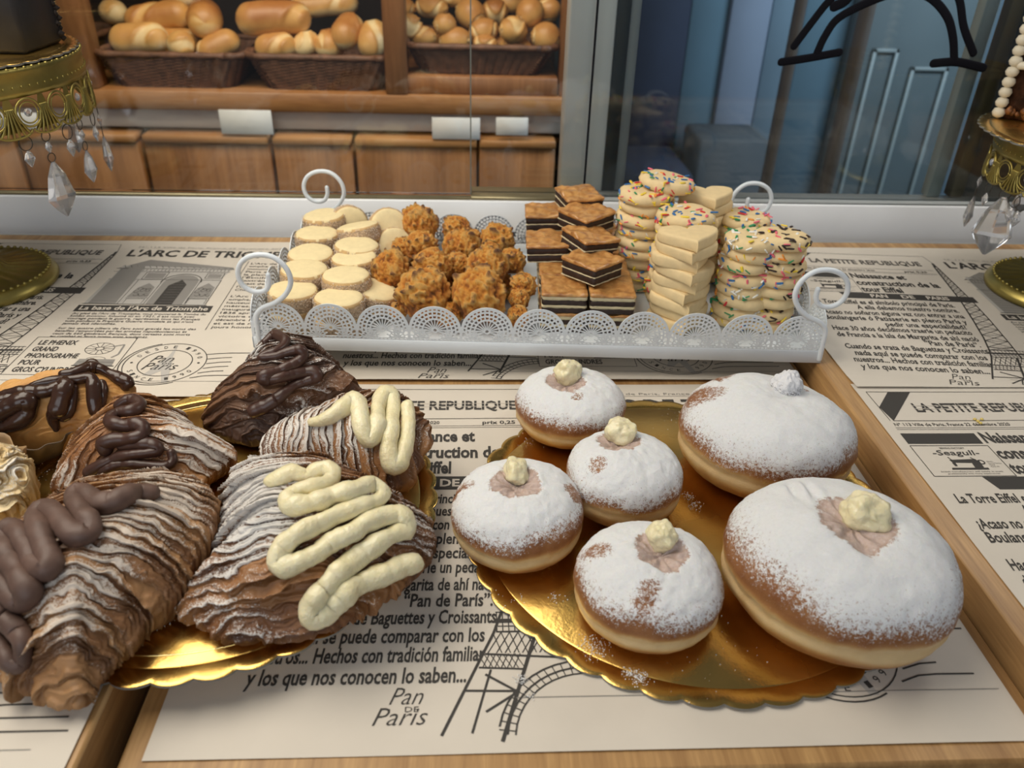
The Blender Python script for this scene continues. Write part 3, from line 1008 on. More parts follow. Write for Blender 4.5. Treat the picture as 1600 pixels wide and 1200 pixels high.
def scroll(base_u, base_v, sgn, lean=0.0):
    """curled wire handle rising from a corner; target curl lies inwards, bends outwards"""
    pts = [(0, 0.004), (0.0005, 0.020), (0.0015, 0.034), (0.008, 0.0415), (0.020, 0.047), (0.0305, 0.056), (0.0360, 0.068), (0.0330, 0.081), (0.0225, 0.0905), (0.008, 0.0915), (-0.004, 0.0850), (-0.009, 0.0735), (-0.006, 0.0625), (0.003, 0.0570), (0.0125, 0.0585), (0.0170, 0.0655), (0.0172, 0.0735)]
    P = catmull([(sgn*x, z) for x, z in pts], 70, closed=False)
    P3 = [(base_u+x, base_v+lean*z, z) for x, z in P]
    m = MB().tube(P3, 0.00235, 10)
    tpart('curled_handle', m)
scroll(0.006, 0.0005, 1)
scroll(TL-0.002, 0.0005, -1)
scroll(0.007, TD-0.0005, 1)
scroll(TL-0.002, TD-0.0005, -1)

def at_in(px, py, z, r, gap=0.005):
    """point on the pixel's line of sight at height z, moved along that line until radius r fits inside the rim"""
    for _ in range(80):
        P = at(px, py, z)
        d = P-TO
        u, v = d @ TEX, d @ TEY
        if v > TD-r-gap or (px > 1100 and u > TL-r-gap):
            z += 0.001
        elif v < r+gap:
            z -= 0.001
        else:
            break
    return P

# ------------------------------------------------------------------ coconut-edged cookie sandwiches
M_biscuit = simple('pale_biscuit', (0.80, 0.66, 0.38), 0.75, var=0.05, scale=140, bmp=0.35, bdist=0.0006, spec=0.25)
M_biscuit_edge = simple('browned_biscuit_side', (0.60, 0.40, 0.19), 0.8, var=0.12, scale=200, bmp=0.4, bdist=0.0006, spec=0.2)
M_coco = simple('grated_coconut', (0.50, 0.36, 0.235), 0.85, var=0.5, scale=700, bmp=0.8, bdist=0.001, spec=0.2)
M_flake = simple('coconut_shred', (0.76, 0.66, 0.54), 0.8, var=0.1)
AR, AH = 0.0228, 0.0205
def wob(mb, amp, freq, seed):
    V = np.array(mb.v)
    n = np.stack([fbm(V+9.1*k, freq, 3, seed+k) for k in range(3)], 1)
    mb.v = [tuple(p) for p in V+n*amp]
    return mb
def make_alfajor(seed):
    root = thing('cookie_sandwich', 'cookie sandwich', 'cookie')
    def disc(z0, z1, r, mat, nm, mats):
        b = (z1-z0)*0.42
        prof = [(r*0.2, z0), (r-b, z0), (r-b*0.3, z0+b*0.3), (r, z0+b), (r, z1-b), (r-b*0.35, z1-b*0.35), (r-b*1.1, z1), (r*0.6, z1+0.0006), (r*0.2, z1+0.0008)]
        m = MB().lathe(prof, 44)
        wob(m, 0.0006, 90, seed)
        V = np.array(m.v)
        rr = np.hypot(V[:, 0], V[:, 1])
        m.m = [1 if rr[list(f)].mean() > r-b*0.22 else 0 for f in m.f]
        m.build(nm, [mats, M_biscuit_edge], root)
    disc(0.0, 0.0070, AR, 0, 'bottom_cookie', M_biscuit)
    disc(0.0128, AH, AR, 0, 'top_cookie', M_biscuit)
    prof = [(AR*0.5, 0.0030), (AR*0.97, 0.0030), (AR*1.02, 0.0050), (AR*1.03, 0.0095), (AR*1.03, 0.0140), (AR*1.015, 0.0165), (AR*0.97, 0.0178), (AR*0.5, 0.0178)]
    m = MB().lathe(prof, 60)
    wob(m, 0.0011, 420, seed+5)
    r = np.random.default_rng(seed)
    for k in range(240):
        a = r.uniform(0, 2*PI)
        z = r.uniform(0.003, 0.0190)
        rr = AR*1.03
        p = np.array([rr*math.cos(a), rr*math.sin(a), z])
        d = r.normal(size=3)
        d /= np.linalg.norm(d)
        L = r.uniform(0.0010, 0.0022)
        m.tube([p-d*L/2, p+d*L/2], 0.00028, 4, 1, 1.0, cap=False)
    m.build('coconut_filling', [M_coco, M_flake], root)
    return root
alf = [make_alfajor(11), make_alfajor(29)]
def put(root, P, rz=0.0, tilt=(0, 0), s=1.0):
    root.location = tuple(P)
    root.rotation_euler = (tilt[0], tilt[1], rz)
    root.scale = (s, s, s)
GA = 'coconut-edged cookie sandwiches in the tray'
left_row = [(456, 450, 0.064, 'first from the front'), (474, 417, 0.070, 'second from the front'), (485, 392, 0.071, 'third from the front'), (494, 362, 0.073, 'fourth from the front'), (507, 334, 0.079, 'rearmost')]
right_row = [(528, 462, 0.063, 'first from the front'), (540, 427, 0.070, 'second from the front'), (554, 399, 0.070, 'third from the front'), (556, 380, 0.0735, 'fourth from the front'), (562, 352, 0.079, 'rearmost')]
k = 0
used = [False, False]
def new_alf(label):
    global k
    i = k % 2
    k += 1
    if not used[i]:
        used[i] = True
        alf[i]['label'] = label
        alf[i]['group'] = GA
        return alf[i]
    return dup(alf[i], label, GA)
for row, nm in ((left_row, 'outer row'), (right_row, 'inner row')):
    for j, (px, py, z, od) in enumerate(row):
        P = at_in(px, py, z, AR*1.05)
        a = new_alf(f'cookie sandwich on the upper layer, {od} in the {nm}')
        tl = (random.uniform(-.05, .05), random.uniform(-.05, .05))
        if nm[0] == 'i' and j == 4:
            tl = (0.22, 0.10)
        if nm[0] == 'i' and j == 3:
            tl = (-0.05, 0.0)
        put(a, P-np.array([0, 0, AH]), random.uniform(0, 6), tl)
        if not (nm[0] == 'i' and j == 3):
            a = new_alf(f'lower-layer cookie sandwich, under the {od} of the {nm}')
            put(a, (P[0]+random.uniform(-.002, .002), P[1], TZ), random.uniform(0, 6))
for px, py, z, tl, lab in ((603, 344, 0.062, (1.15, 0.0), 'coconut-edged cookie sandwich standing on edge at the back'),
                           (608, 378, 0.056, (0.9, 0.5), 'coconut-edged cookie sandwich leaning low between the inner row and the macaroons'),
                           (541, 337, 0.060, (1.32, 0.1), 'coconut-edged cookie sandwich half hidden behind the rearmost one of the outer row'),
                           (583, 462, 0.0465, (0.12, 0.25), 'coconut-edged cookie sandwich low in front, beside the darkest orange macaroon')):
    a = new_alf(lab)
    put(a, at_in(px, py, z, 0.014 if tl[0] > 1.3 else 0.030)-np.array([0, 0, 0.010]), 0.3, tl, 0.94)

# ------------------------------------------------------------------ coconut macaroons
def macaroon_mat():
    m, nt, b = new_mat('toasted_coconut')
    h = attr(nt, 'tip')
    n = noise_node(nt, 160, 4, 0.6)
    n2 = noise_node(nt, 900, 2, 0.6)
    f = math_(nt, 'ADD', h, math_(nt, 'MULTIPLY', math_(nt, 'SUBTRACT', n.outputs['Fac'], 0.5), 0.9))
    r = ramp(nt, f, [(0.08, (0.20, 0.060, 0.010)), (0.28, (0.55, 0.160, 0.012)), (0.46, (0.76, 0.32, 0.036)), (0.66, (0.80, 0.47, 0.13)), (0.82, (0.38, 0.15, 0.04)), (0.97, (0.13, 0.05, 0.02))])
    r2 = ramp(nt, n2.outputs['Fac'], [(0.56, (0, 0, 0)), (0.72, (1, 1, 1))])
    col = mixc(nt, math_(nt, 'MULTIPLY', r2.outputs[0], 0.45), r.outputs[0], (0.86, 0.66, 0.36))
    nt.links.new(col, b.inputs['Base Color'])
    b.inputs['Roughness'].default_value = 0.5
    b.inputs['Subsurface Weight'].default_value = 0.15
    b.inputs['Subsurface Radius'].default_value = (0.004, 0.002, 0.0006)
    bump(nt, b, n2.outputs['Fac'], 0.8, 0.0008)
    return m
M_mac = macaroon_mat()
def make_macaroon(seed):
    n, K = 120, 66
    th = np.linspace(0.02, PI-0.02, K)
    ph = np.linspace(0, 2*PI, n, endpoint=False)
    tt, pp = np.meshgrid(th, ph, indexing='ij')
    D = np.stack([np.sin(tt)*np.cos(pp), np.sin(tt)*np.sin(pp), np.cos(tt)], -1).reshape(-1, 3)
    lump = fbm(D+seed, 2.1, 2, seed)
    spk = vnoise(D+seed*1.3, 4.8, seed+1)
    spk = np.maximum(0, spk-0.22)**1.1
    fine = fbm(D, 9.0, 4, seed+2, 0.6)
    up = 0.35+0.65*sstep(-0.5, 0.5, D[:, 2])
    r = 0.98+0.15*lump+0.34*spk*up+0.10*fine
    V = D*r[:, None]*np.array([1, 1, 0.92])
    V[:, 2] = np.maximum(V[:, 2], -0.66+0.03*fine)
    V[:, 2] += 0.66
    F = [(i*n+j, i*n+(j+1) % n, (i+1)*n+(j+1) % n, (i+1)*n+j) for i in range(K-1) for j in range(n)]
    F.append(tuple(range(n))[::-1])
    F.append(tuple((K-1)*n+j for j in range(n)))
    mb = MB().add(V, F)
    mb.attr['tip'] = np.clip(0.42+0.34*lump+0.85*spk*up+0.42*fine-0.25*sstep(0.1, -0.7, D[:, 2]), 0, 1)
    return mb.mesh('macaroon', M_mac)
mac_me = [make_macaroon(s) for s in (3, 8, 21, 34)]
macs = [  # pixel centre, pixel width, height of the centre, label
    (664, 462, 88, 0.054, 'large front coconut macaroon, second one right of the cookie sandwiches'),
    (745, 466, 92, 0.054, 'largest coconut macaroon in front, pale sugary side facing the rim'),
    (612, 431, 62, 0.056, 'dark orange coconut macaroon beside the inner row of cookie sandwiches'),
    (678, 419, 64, 0.062, 'coconut macaroon just behind the large front left one'),
    (716, 416, 42, 0.060, 'small coconut macaroon wedged in the middle of the heap'),
    (761, 421, 68, 0.064, 'coconut macaroon with a pale broad top behind the largest one'),
    (766, 392, 30, 0.070, 'small coconut macaroon with a burnt dark tip'),
    (799, 411, 46, 0.060, 'coconut macaroon right of the pale broad-topped one, near the bars'),
    (817, 447, 44, 0.060, 'coconut macaroon nearest the layered bars'),
    (810, 469, 36, 0.052, 'little knobbly coconut macaroon right of the largest one'),
    (811, 496, 37, 0.042, 'tiny coconut macaroon low at the rim in front of the bars'),
    (656, 387, 52, 0.060, 'coconut macaroon with one dark pointed tip, second row from the back'),
    (629, 389, 36, 0.056, 'small coconut macaroon low behind the dark orange one'),
    (717, 389, 60, 0.060, 'broad coconut macaroon in the middle of the second row from the back'),
    (652, 352, 64, 0.060, 'dark rounded coconut macaroon at the back left of the heap'),
    (712, 361, 47, 0.060, 'coconut macaroon at the back, second from the left'),
    (734, 376, 38, 0.054, 'coconut macaroon half hidden right of the second one at the back'),
    (779, 378, 58, 0.060, 'golden coconut macaroon at the back right of the heap'),
    (622, 486, 30, 0.040, 'small pale coconut macaroon low at the rim beside the cookie sandwiches'),
    (700, 492, 44, 0.040, 'coconut macaroon mostly hidden behind the pierced rim, between the two largest'),
]
for i, (px, py, w, z, lab) in enumerate(macs):
    P = at(px, py, z)
    r = w/2*depth(P)/FPX/1.06
    P = at_in(px, py, z, r*1.12)
    r = w/2*depth(P)/FPX/1.06
    o = link('coconut_macaroon', mac_me[i % 4])
    o.scale = (r, r, r*(1.06 if i != 2 else 1.25))
    o.location = (P[0], P[1], max(TZ, P[2]-r*0.62))
    o.rotation_euler = (random.uniform(-.12, .12), random.uniform(-.12, .12), random.uniform(0, 6.2))
    tag(o, lab, 'macaroon', 'coconut macaroons heaped in the tray')
# lower layer carrying the heap
for i, (px, py, w) in enumerate(((640, 440, 60), (700, 445, 60), (775, 446, 60), (660, 400, 52), (720, 402, 54), (785, 404, 54))):
    P = at(px, py, TZ+0.012)
    o = link('coconut_macaroon', mac_me[(i+1) % 4])
    r = w/2*depth(P)/FPX
    o.scale = (r, r, r*0.8)
    o.location = (P[0], P[1], TZ)
    o.rotation_euler = (0, 0, i*1.3)
    tag(o, ('coconut macaroon of the bottom layer, under the heap and barely seen between the others'), 'macaroon', 'coconut macaroons at the bottom of the heap')

# ------------------------------------------------------------------ layered brownie bars
def crust_mat():
    m, nt, b = new_mat('golden_bar_crust')
    n = noise_node(nt, 110, 5, 0.6)
    n2 = noise_node(nt, 420, 3, 0.6)
    r = ramp(nt, n.outputs['Fac'], [(0.32, (0.30, 0.115, 0.030)), (0.48, (0.50, 0.235, 0.070)), (0.66, (0.64, 0.35, 0.12))])
    nt.links.new(r.outputs[0], b.inputs['Base Color'])
    b.inputs['Roughness'].default_value = 0.28
    b.inputs['Coat Weight'].default_value = 0.3
    bump(nt, b, n.outputs['Fac'], 0.7, 0.0016)
    return m
M_crust = crust_mat()
M_brownie = simple('dark_brownie', (0.030, 0.013, 0.008), 0.6, var=0.4, scale=260, bmp=0.6, bdist=0.0008)
M_creamlayer = simple('cream_layer', (0.62, 0.52, 0.32), 0.6, var=0.08, scale=200, bmp=0.3)
BW = 0.0435
def slab(wx, wy, z0, z1, seed, amp, wave=0.0, n=18):
    """soft-edged slab"""
    bv = min(0.0016, (z1-z0)*0.45)
    per = []
    for (sx, sy) in ((1, -1), (1, 1), (-1, 1), (-1, -1)):
        cx, cy = sx*(wx/2-bv), sy*(wy/2-bv)
        per.append((cx, cy))
    out = []
    for i in range(4):
        a, b2 = np.array(per[i]), np.array(per[(i+1) % 4])
        nrm = np.array([(b2-a)[1], -(b2-a)[0]])
        nrm = nrm/np.linalg.norm(nrm)
        for t in np.linspace(0, 1, n):
            out.append(a+(b2-a)*t+nrm*bv)
    P = np.array(out)
    rings = [(0.86, z0, 0), (0.97, z0, 0), (1.0, z0+bv*0.7, 0), (1.0, z1-bv*0.7, 1), (0.97, z1, 1), (0.86, z1, 1)] + [(s, z1, 1) for s in (0.72, 0.56, 0.40, 0.24, 0.10)]
    rings = [(0.3, z0, 0)] + rings
    K, N = len(rings), len(P)
    V = np.vstack([np.c_[P*s, np.full(N, z)] for s, z, t in rings])
    top = np.concatenate([np.full(N, t) for s, z, t in rings])
    nz = np.stack([fbm(V+5*k, 260, 3, seed+k) for k in range(3)], 1)
    V = V+nz*amp
    if wave:
        V[:, 2] += top*wave*fbm(V*np.array([1, 1, 0]), 75, 3, seed+9)
    F = [(i*N+j, i*N+(j+1) % N, (i+1)*N+(j+1) % N, (i+1)*N+j) for i in range(K-1) for j in range(N)]
    F += [tuple(range(N))[::-1], tuple((K-1)*N+j for j in range(N))]
    return MB().add(V, F)
def make_bar(seed, tall):
    root = thing('brownie_bar', 'brownie bar', 'brownie')
    if tall:
        lay = [(0.0, 0.0058, 'brownie_layer', M_brownie, 0.97), (0.0056, 0.0086, 'cream_layer', M_creamlayer, 0.985), (0.0084, 0.0138, 'brownie_layer', M_brownie, 0.98), (0.0136, 0.0175, 'cream_layer', M_creamlayer, 0.99), (0.0172, 0.0200, 'crust', M_crust, 1.0)]
    else:
        lay = [(0.0, 0.0011, 'cream_layer', M_creamlayer, 0.97), (0.0010, 0.0076, 'brownie_layer', M_brownie, 0.97), (0.0075, 0.0088, 'cream_layer', M_creamlayer, 0.985), (0.0087, 0.0150, 'brownie_layer', M_brownie, 0.98), (0.0148, 0.0186, 'crust', M_crust, 1.02)]
    for i, (z0, z1, nm, mt, s) in enumerate(lay):
        slab(BW*s, BW*s, z0, z1, seed+i*7, 0.0006, 0.0034 if nm == 'crust' else 0.0).build(nm, mt, root)
    return root
barT = [make_bar(5, True), make_bar(41, True)]
barS = [make_bar(77, False), make_bar(93, False)]
cnt = {'T': 0, 'S': 0}
GB = 'layered brownie bars in the tray'
def new_bar(kind, label):
    L = barT if kind == 'T' else barS
    i = cnt[kind]
    cnt[kind] += 1
    if i < 2:
        L[i]['label'] = label
        L[i]['group'] = GB
        return L[i]
    return dup(L[i % 2], label, GB)
F1 = at(880, 446, TZ+0.040)
ux, uy_ = TEX, TEY
ords = ['front', 'second', 'third', 'fourth', 'rear']
for row in range(5):
    for colm in range(2):
        base = F1 + ux*(0.0465*colm) + uy_*(0.0455*row)
        side = 'left' if colm == 0 else 'right'
        for lv in range(2):
            if lv == 0 and row not in (0, 1, 4) and colm == 1:
                continue
            nb = new_bar('T', f'layered bar in the block, {ords[row]} row, {side} column, ' + ('upper layer' if lv else 'bottom layer'))
            put(nb, (base[0]+random.uniform(-.0007, .0007), base[1], TZ+lv*0.0203), TA+random.choice((0, PI/2, PI, -PI/2)), (0, 0))
def topbar(px, py, z, rz, tilt, lab, s=1.0):
    P = at(px, py, z)
    nb = new_bar('S', lab)
    put(nb, (P[0], P[1], P[2]-0.018*s), rz, tilt, s)
    return P
q = PI/4
topbar(926, 403, 0.0860, q-0.05, (-0.02, 0.03), 'shiny layered bar set cornerwise on top, the one nearest the front')
topbar(921, 364, 0.0965, q-0.30, (0.05, 0.10), 'shiny layered bar set cornerwise on top, second from the front')
topbar(917, 328, 0.1060, q-0.12, (0.02, -0.04), 'layered bar set cornerwise on top, third from the front')
topbar(905, 300, 0.1120, 0.25, (0.05, 0.0), 'darkest layered bar, at the very top and back of the pile', 0.96)
for (px, py, z, rz, lab) in ((857, 372, 0.0840, TA, 'layered bar raised on the left flank of the block, in front of the rear one'),
                             (853, 327, 0.0880, TA, 'layered bar raised at the rear left corner of the block')):
    topbar(px, py, z, rz, (0, -0.05), lab)
# bars under the cornerwise ones
for (px, py, z, lab) in ((930, 380, 0.0815, 'layered bar lying flat under the second cornerwise bar'), (922, 348, 0.0870, 'layered bar lying flat under the third cornerwise bar'), (910, 320, 0.0920, 'layered bar lying flat under the darkest bar at the back')):
    topbar(px, py, z, TA, (0, 0), lab)

# ------------------------------------------------------------------ butter cookies
M_cookie = simple('butter_cookie', (0.78, 0.60, 0.33), 0.7, var=0.06, scale=120, bmp=0.45, bdist=0.0006, spec=0.3)
SPR = [simple('sprinkle_'+n, c, 0.4, spec=0.4) for n, c in (('pink', (0.85, 0.16, 0.22)), ('red', (0.60, 0.03, 0.035)), ('blue', (0.03, 0.16, 0.42)), ('green', (0.03, 0.28, 0.11)),
       ('yellow', (0.90, 0.66, 0.06)), ('orange', (0.88, 0.33, 0.05)), ('white', (0.86, 0.84, 0.78)), ('brown', (0.035, 0.018, 0.012)))]
CH = 0.0118
def sprinkle_mesh(r_body, h, seed, cols, top=26, side=22):
    rg = np.random.default_rng(seed)
    m = MB()
    for k_ in range(top+side):
        ci = int(rg.choice(cols))
        L = rg.uniform(0.0025, 0.0065)
        rad = rg.uniform(0.0009, 0.0016)
        if k_ < top:
            a, rr = rg.uniform(0, 2*PI), r_body*0.93*math.sqrt(rg.uniform(0, 1))
            p = np.array([rr*math.cos(a), rr*math.sin(a), h+0.0004])
            t = rg.uniform(0, PI)
            d = np.array([math.cos(t), math.sin(t), 0])
        else:
            a = rg.uniform(0, 2*PI)
            z = rg.uniform(0.2, 0.85)*h
            p = np.array([r_body*0.985*math.cos(a), r_body*0.985*math.sin(a), z])
            t = rg.uniform(0, PI)
            d = math.cos(t)*np.array([-math.sin(a), math.cos(a), 0])+math.sin(t)*np.array([0, 0, 0.6])
        m.tube([p-d*L/2, p, p+d*L/2], rad, 6, ci, 0.6)
    return m
def make_round(seed, cols, r=0.0290):
    root = thing('sprinkle_cookie', 'sprinkle cookie', 'cookie')
    b = CH*0.36
    prof = [(r*0.15, 0), (r-b*1.3, 0), (r-b*0.4, b*0.35), (r, CH*0.45), (r-b*0.3, CH-b*0.5), (r-b*1.2, CH-0.0002), (r*0.6, CH), (r*0.15, CH)]
    m = MB().lathe(prof, 48)
    wob(m, 0.0016, 60, seed)
    m.build('biscuit', M_cookie, root)
    s = sprinkle_mesh(r, CH, seed+1, cols).build('sprinkles', SPR, root)
    s['kind'] = 'stuff'
    return root
def heart(s):
    P = []
    for t in np.linspace(0, 2*PI, 64, endpoint=False):
        x = 16*math.sin(t)**3
        y = 13*math.cos(t)-5*math.cos(2*t)-2*math.cos(3*t)-math.cos(4*t)
        P.append((x/17*s, (y+1.5)/17*s*0.98))
    P = np.array(P[::-1])
    for _ in range(2):
        P = 0.5*P+0.25*(np.roll(P, 1, 0)+np.roll(P, -1, 0))
    return P
def make_heart(seed, s=0.0310):
    P = heart(s)
    n = len(P)
    T_ = CH*0.95
    lev = [(0.3, 0), (0.90, 0), (0.965, T_*0.06), (0.992, T_*0.2), (1.0, T_*0.5), (0.992, T_*0.8), (0.965, T_*0.94), (0.90, T_), (0.75, T_), (0.5, T_), (0.25, T_), (0.05, T_)]
    V, F = [], []
    for f_, z in lev:
        V += [(a_*f_, b_*f_, z) for a_, b_ in P]
    for i in range(len(lev)-1):
        F += [(i*n+j, i*n+(j+1) % n, (i+1)*n+(j+1) % n, (i+1)*n+j) for j in range(n)]
    F += [tuple(range(n))[::-1], tuple((len(lev)-1)*n+j for j in range(n))]
    return wob(MB().add(V, F), 0.0007, 70, seed)
ALLC = [0, 0, 1, 2, 2, 3, 4, 4, 5, 6]
rounds = {'a': make_round(101, ALLC), 'b': make_round(131, ALLC), 'g': make_round(151, [3, 3, 4, 6, 6, 2], 0.0262), 'k': make_round(171, [7, 7, 7, 4, 0, 6], 0.0262), 'c': make_round(181, ALLC, 0.0262)}
first = {n: True for n in rounds}
GR = 'sprinkle cookies stacked in the tray'
def new_round(n, label):
    if first[n]:
        first[n] = False
        rounds[n]['label'] = label
        rounds[n]['group'] = GR
        return rounds[n]
    return dup(rounds[n], label, GR)
hearts_me = [make_heart(s).mesh('heart_cookie', M_cookie) for s in (301, 302, 303)]
nth = ['top', 'second', 'third', 'fourth', 'fifth', 'sixth', 'seventh', 'eighth', 'ninth', 'tenth']
def stack(px, py, ztop, kinds, name, hh, jit=0.0022, lean=(0, 0), rad=0.030):
    P = at_in(px, py, ztop, rad)
    ztop = P[2]
    n = int(round((ztop-TZ)/hh))
    hh = (ztop-TZ)/n
    for i in range(n):
        z = ztop-hh*(i+1)
        x = P[0]+(random.uniform(-jit, jit) if i else 0)+lean[0]*i
        y = P[1]+(random.uniform(-jit, jit) if i else 0)+lean[1]*i
        kd = kinds[i % len(kinds)]
        pos = nth[i] if i < n-1 else 'bottom'
        if kd == 'h':
            o = link('heart_cookie', hearts_me[i % 3])
            tag(o, f'plain heart-shaped butter cookie, {pos} of the {name}', 'cookie', 'plain heart cookies stacked in the tray')
            o.location = (x, y, z)
            o.rotation_euler = (random.uniform(-.03, .03), random.uniform(-.04, .04), (0.03, -0.10, 0.22, -0.05, 0.12, -0.12, 0.06, 0.0)[i % 8])
        else:
            o = new_round(kd, f'round sprinkle cookie, {pos} of the {name}')
            tw = 0.05 if i < n-1 else 0.0
            put(o, (x, y, z), random.uniform(0, 6.2), (random.uniform(-tw, tw), random.uniform(-tw, tw)))
stack(1080, 364, 0.1200, 'hhhhhhhh', 'front heart stack', 0.0112)
stack(1073, 328, 0.1235, 'ab', 'stack right behind the front hearts', CH, lean=(-0.0004, 0))
stack(1012, 294, 0.1300, 'ba', 'stack beside the brownie bars', CH, 0.0020, rad=0.033)
stack(1108, 300, 0.1240, 'h', 'rear heart stack, partly hidden', 0.0112)
stack(1178, 366, 0.1160, 'gc', 'right front stack', CH, 0.0026, (-0.0003, 0.0), 0.027)
stack(1224, 364, 0.1085, 'kc', 'rightmost stack, dark sprinkles on top', CH, 0.0015, (0, 0), 0.027)
stack(1166, 335, 0.1020, 'c', 'stack at the back right', CH, 0.0015, (0, 0), 0.027)
P = at_in(1042, 276, 0.1400, 0.030)
o = new_round('a', 'round cookie with pink and yellow sprinkles, highest at the back, leaning on its neighbour')
put(o, (P[0], P[1], P[2]-CH), 1.0, (0.10, 0.08))

# ------------------------------------------------------------------ golden scalloped cake boards
def gold_mat():
    m, nt, b = new_mat('gold_foil')
    b.inputs['Metallic'].default_value = 1.0
    b.inputs['Base Color'].default_value = (0.72, 0.46, 0.13, 1)
    n = noise_node(nt, 260, 4, 0.6)
    n2 = noise_node(nt, 14, 3, 0.5)
    r = ramp(nt, n2.outputs['Fac'], [(0.35, (0.20, 0.20, 0.20)), (0.65, (0.33, 0.33, 0.33))])
    nt.links.new(r.outputs[0], b.inputs['Roughness'])
    h = math_(nt, 'ADD', math_(nt, 'MULTIPLY', n.outputs['Fac'], 0.22), math_(nt, 'MULTIPLY', n2.outputs['Fac'], 0.8))
    bump(nt, b, h, 0.35, 0.0022)
    return m
M_gold = gold_mat()
M_boardedge = simple('grey_card_edge', (0.20, 0.19, 0.17), 0.7)
M_crease = simple('bright_gold_crease', (0.95, 0.76, 0.34), 0.2, metal=1.0)
def scallops(R, n, amp, k=10):
    a = np.linspace(0, 2*PI, n*k, endpoint=False)
    r = R-amp+amp*2*np.abs(np.sin(a*n/2))**0.75
    return a, r
def cake_board(label, cx, cy, z, R, n, rot, th=0.0022, folds=(), fold_r=0.93, grp='gold scalloped cake boards'):
    a, r = scallops(R, n, 0.0016)
    root = thing('gold_cake_board', label, 'cake board', (cx, cy, z), rot, grp)
    lev = [(0.2, 0), (1.0, 0), (1.004, 0.0004), (1.004, th-0.0004), (1.0, th), (0.985, th+0.0002), (fold_r+0.006, th), (fold_r, th-0.00045), (fold_r-0.006, th), (0.5, th), (0.1, th)]
    N = len(a)
    V, F, mi = [], [], []
    for s, zz in lev:
        rr = r*s if s > 0.97 else R*s*np.ones(N)
        V += [(p*math.cos(t), p*math.sin(t), zz) for p, t in zip(rr, a)]
    for i in range(len(lev)-1):
        for j in range(N):
            F.append((i*N+j, i*N+(j+1) % N, (i+1)*N+(j+1) % N, (i+1)*N+j))
            mi.append(1 if 0 < i < 3 else 0)
    F += [tuple(range(N))[::-1], tuple((len(lev)-1)*N+j for j in range(N))]
    mi += [1, 0]
    MB().add(V, F, mi).build('board', [M_gold, M_boardedge], root, auto=50)
    if folds:
        for (r0, a0, a1) in folds:
            m = MB()
            t = np.radians(np.linspace(a0, a1, 40))-rot
            m.tube([(r0*math.cos(q_), r0*math.sin(q_), th+0.0001) for q_ in t], 0.0006, 6, 0, 0.7)
            m.build('embossed_ring', M_crease, root)
    return root
GL = cake_board('gold scalloped cake board on the left carrying shell pastries with chocolate and custard', -0.1723, 0.4259, ZB+0.0004, 0.1464, 42, 0.1, folds=((0.128, 60, 150), (0.128, 262, 330)))
GRB = cake_board('gold scalloped cake board on the middle board carrying six powdered doughnuts', 0.1505, 0.4299, 0.0016, 0.1550, 42, 0.3)
ZL = ZB+0.0004+0.0024
ZR = 0.0016+0.0024

# ------------------------------------------------------------------ powdered doughnuts
def donut_mat():
    m, nt, b = new_mat('fried_dough_with_sugar')
    bk = attr(nt, 'bake')
    pw = attr(nt, 'powder')
    hole = attr(nt, 'hole')
    n = noise_node(nt, 45, 4, 0.6)
    n2 = noise_node(nt, 480, 4, 0.7)
    n3 = noise_node(nt, 1500, 2, 0.6)
    f = math_(nt, 'ADD', bk, math_(nt, 'MULTIPLY', math_(nt, 'SUBTRACT', n.outputs['Fac'], 0.5), 0.5))
    r = ramp(nt, f, [(0.08, (0.66, 0.48, 0.25)), (0.32, (0.53, 0.32, 0.13)), (0.60, (0.38, 0.180, 0.066)), (0.95, (0.23, 0.090, 0.034))])
    sug = mixc(nt, n2.outputs['Fac'], (0.65, 0.655, 0.66), (0.78, 0.785, 0.79))
    damp = mixc(nt, n2.outputs['Fac'], (0.38, 0.25, 0.20), (0.66, 0.55, 0.50))
    edge = math_(nt, 'ADD', pw, math_(nt, 'ADD', math_(nt, 'MULTIPLY', math_(nt, 'SUBTRACT', n2.outputs['Fac'], 0.5), 1.7), math_(nt, 'MULTIPLY', math_(nt, 'SUBTRACT', n3.outputs['Fac'], 0.5), 1.1)))
    fac = ramp(nt, edge, [(0.36, (0, 0, 0)), (0.70, (1, 1, 1))])
    dough = mixc(nt, hole, r.outputs[0], damp)
    col = mixc(nt, fac.outputs[0], dough, sug)
    nt.links.new(col, b.inputs['Base Color'])
    rr = node(nt, 'ShaderNodeMapRange')
    rr.inputs['To Min'].default_value = 0.40
    rr.inputs['To Max'].default_value = 0.95
    nt.links.new(fac.outputs[0], rr.inputs['Value'])
    nt.links.new(rr.outputs[0], b.inputs['Roughness'])
    b.inputs['Specular IOR Level'].default_value = 0.35
    b.inputs['Subsurface Weight'].default_value = 0.12
    b.inputs['Subsurface Radius'].default_value = (0.006, 0.003, 0.001)
    hh = math_(nt, 'ADD', math_(nt, 'MULTIPLY', n2.outputs['Fac'], 0.8), math_(nt, 'MULTIPLY', n3.outputs['Fac'], 0.5))
    bump(nt, b, hh, 0.42, 0.0011)
    return m
M_donut = donut_mat()
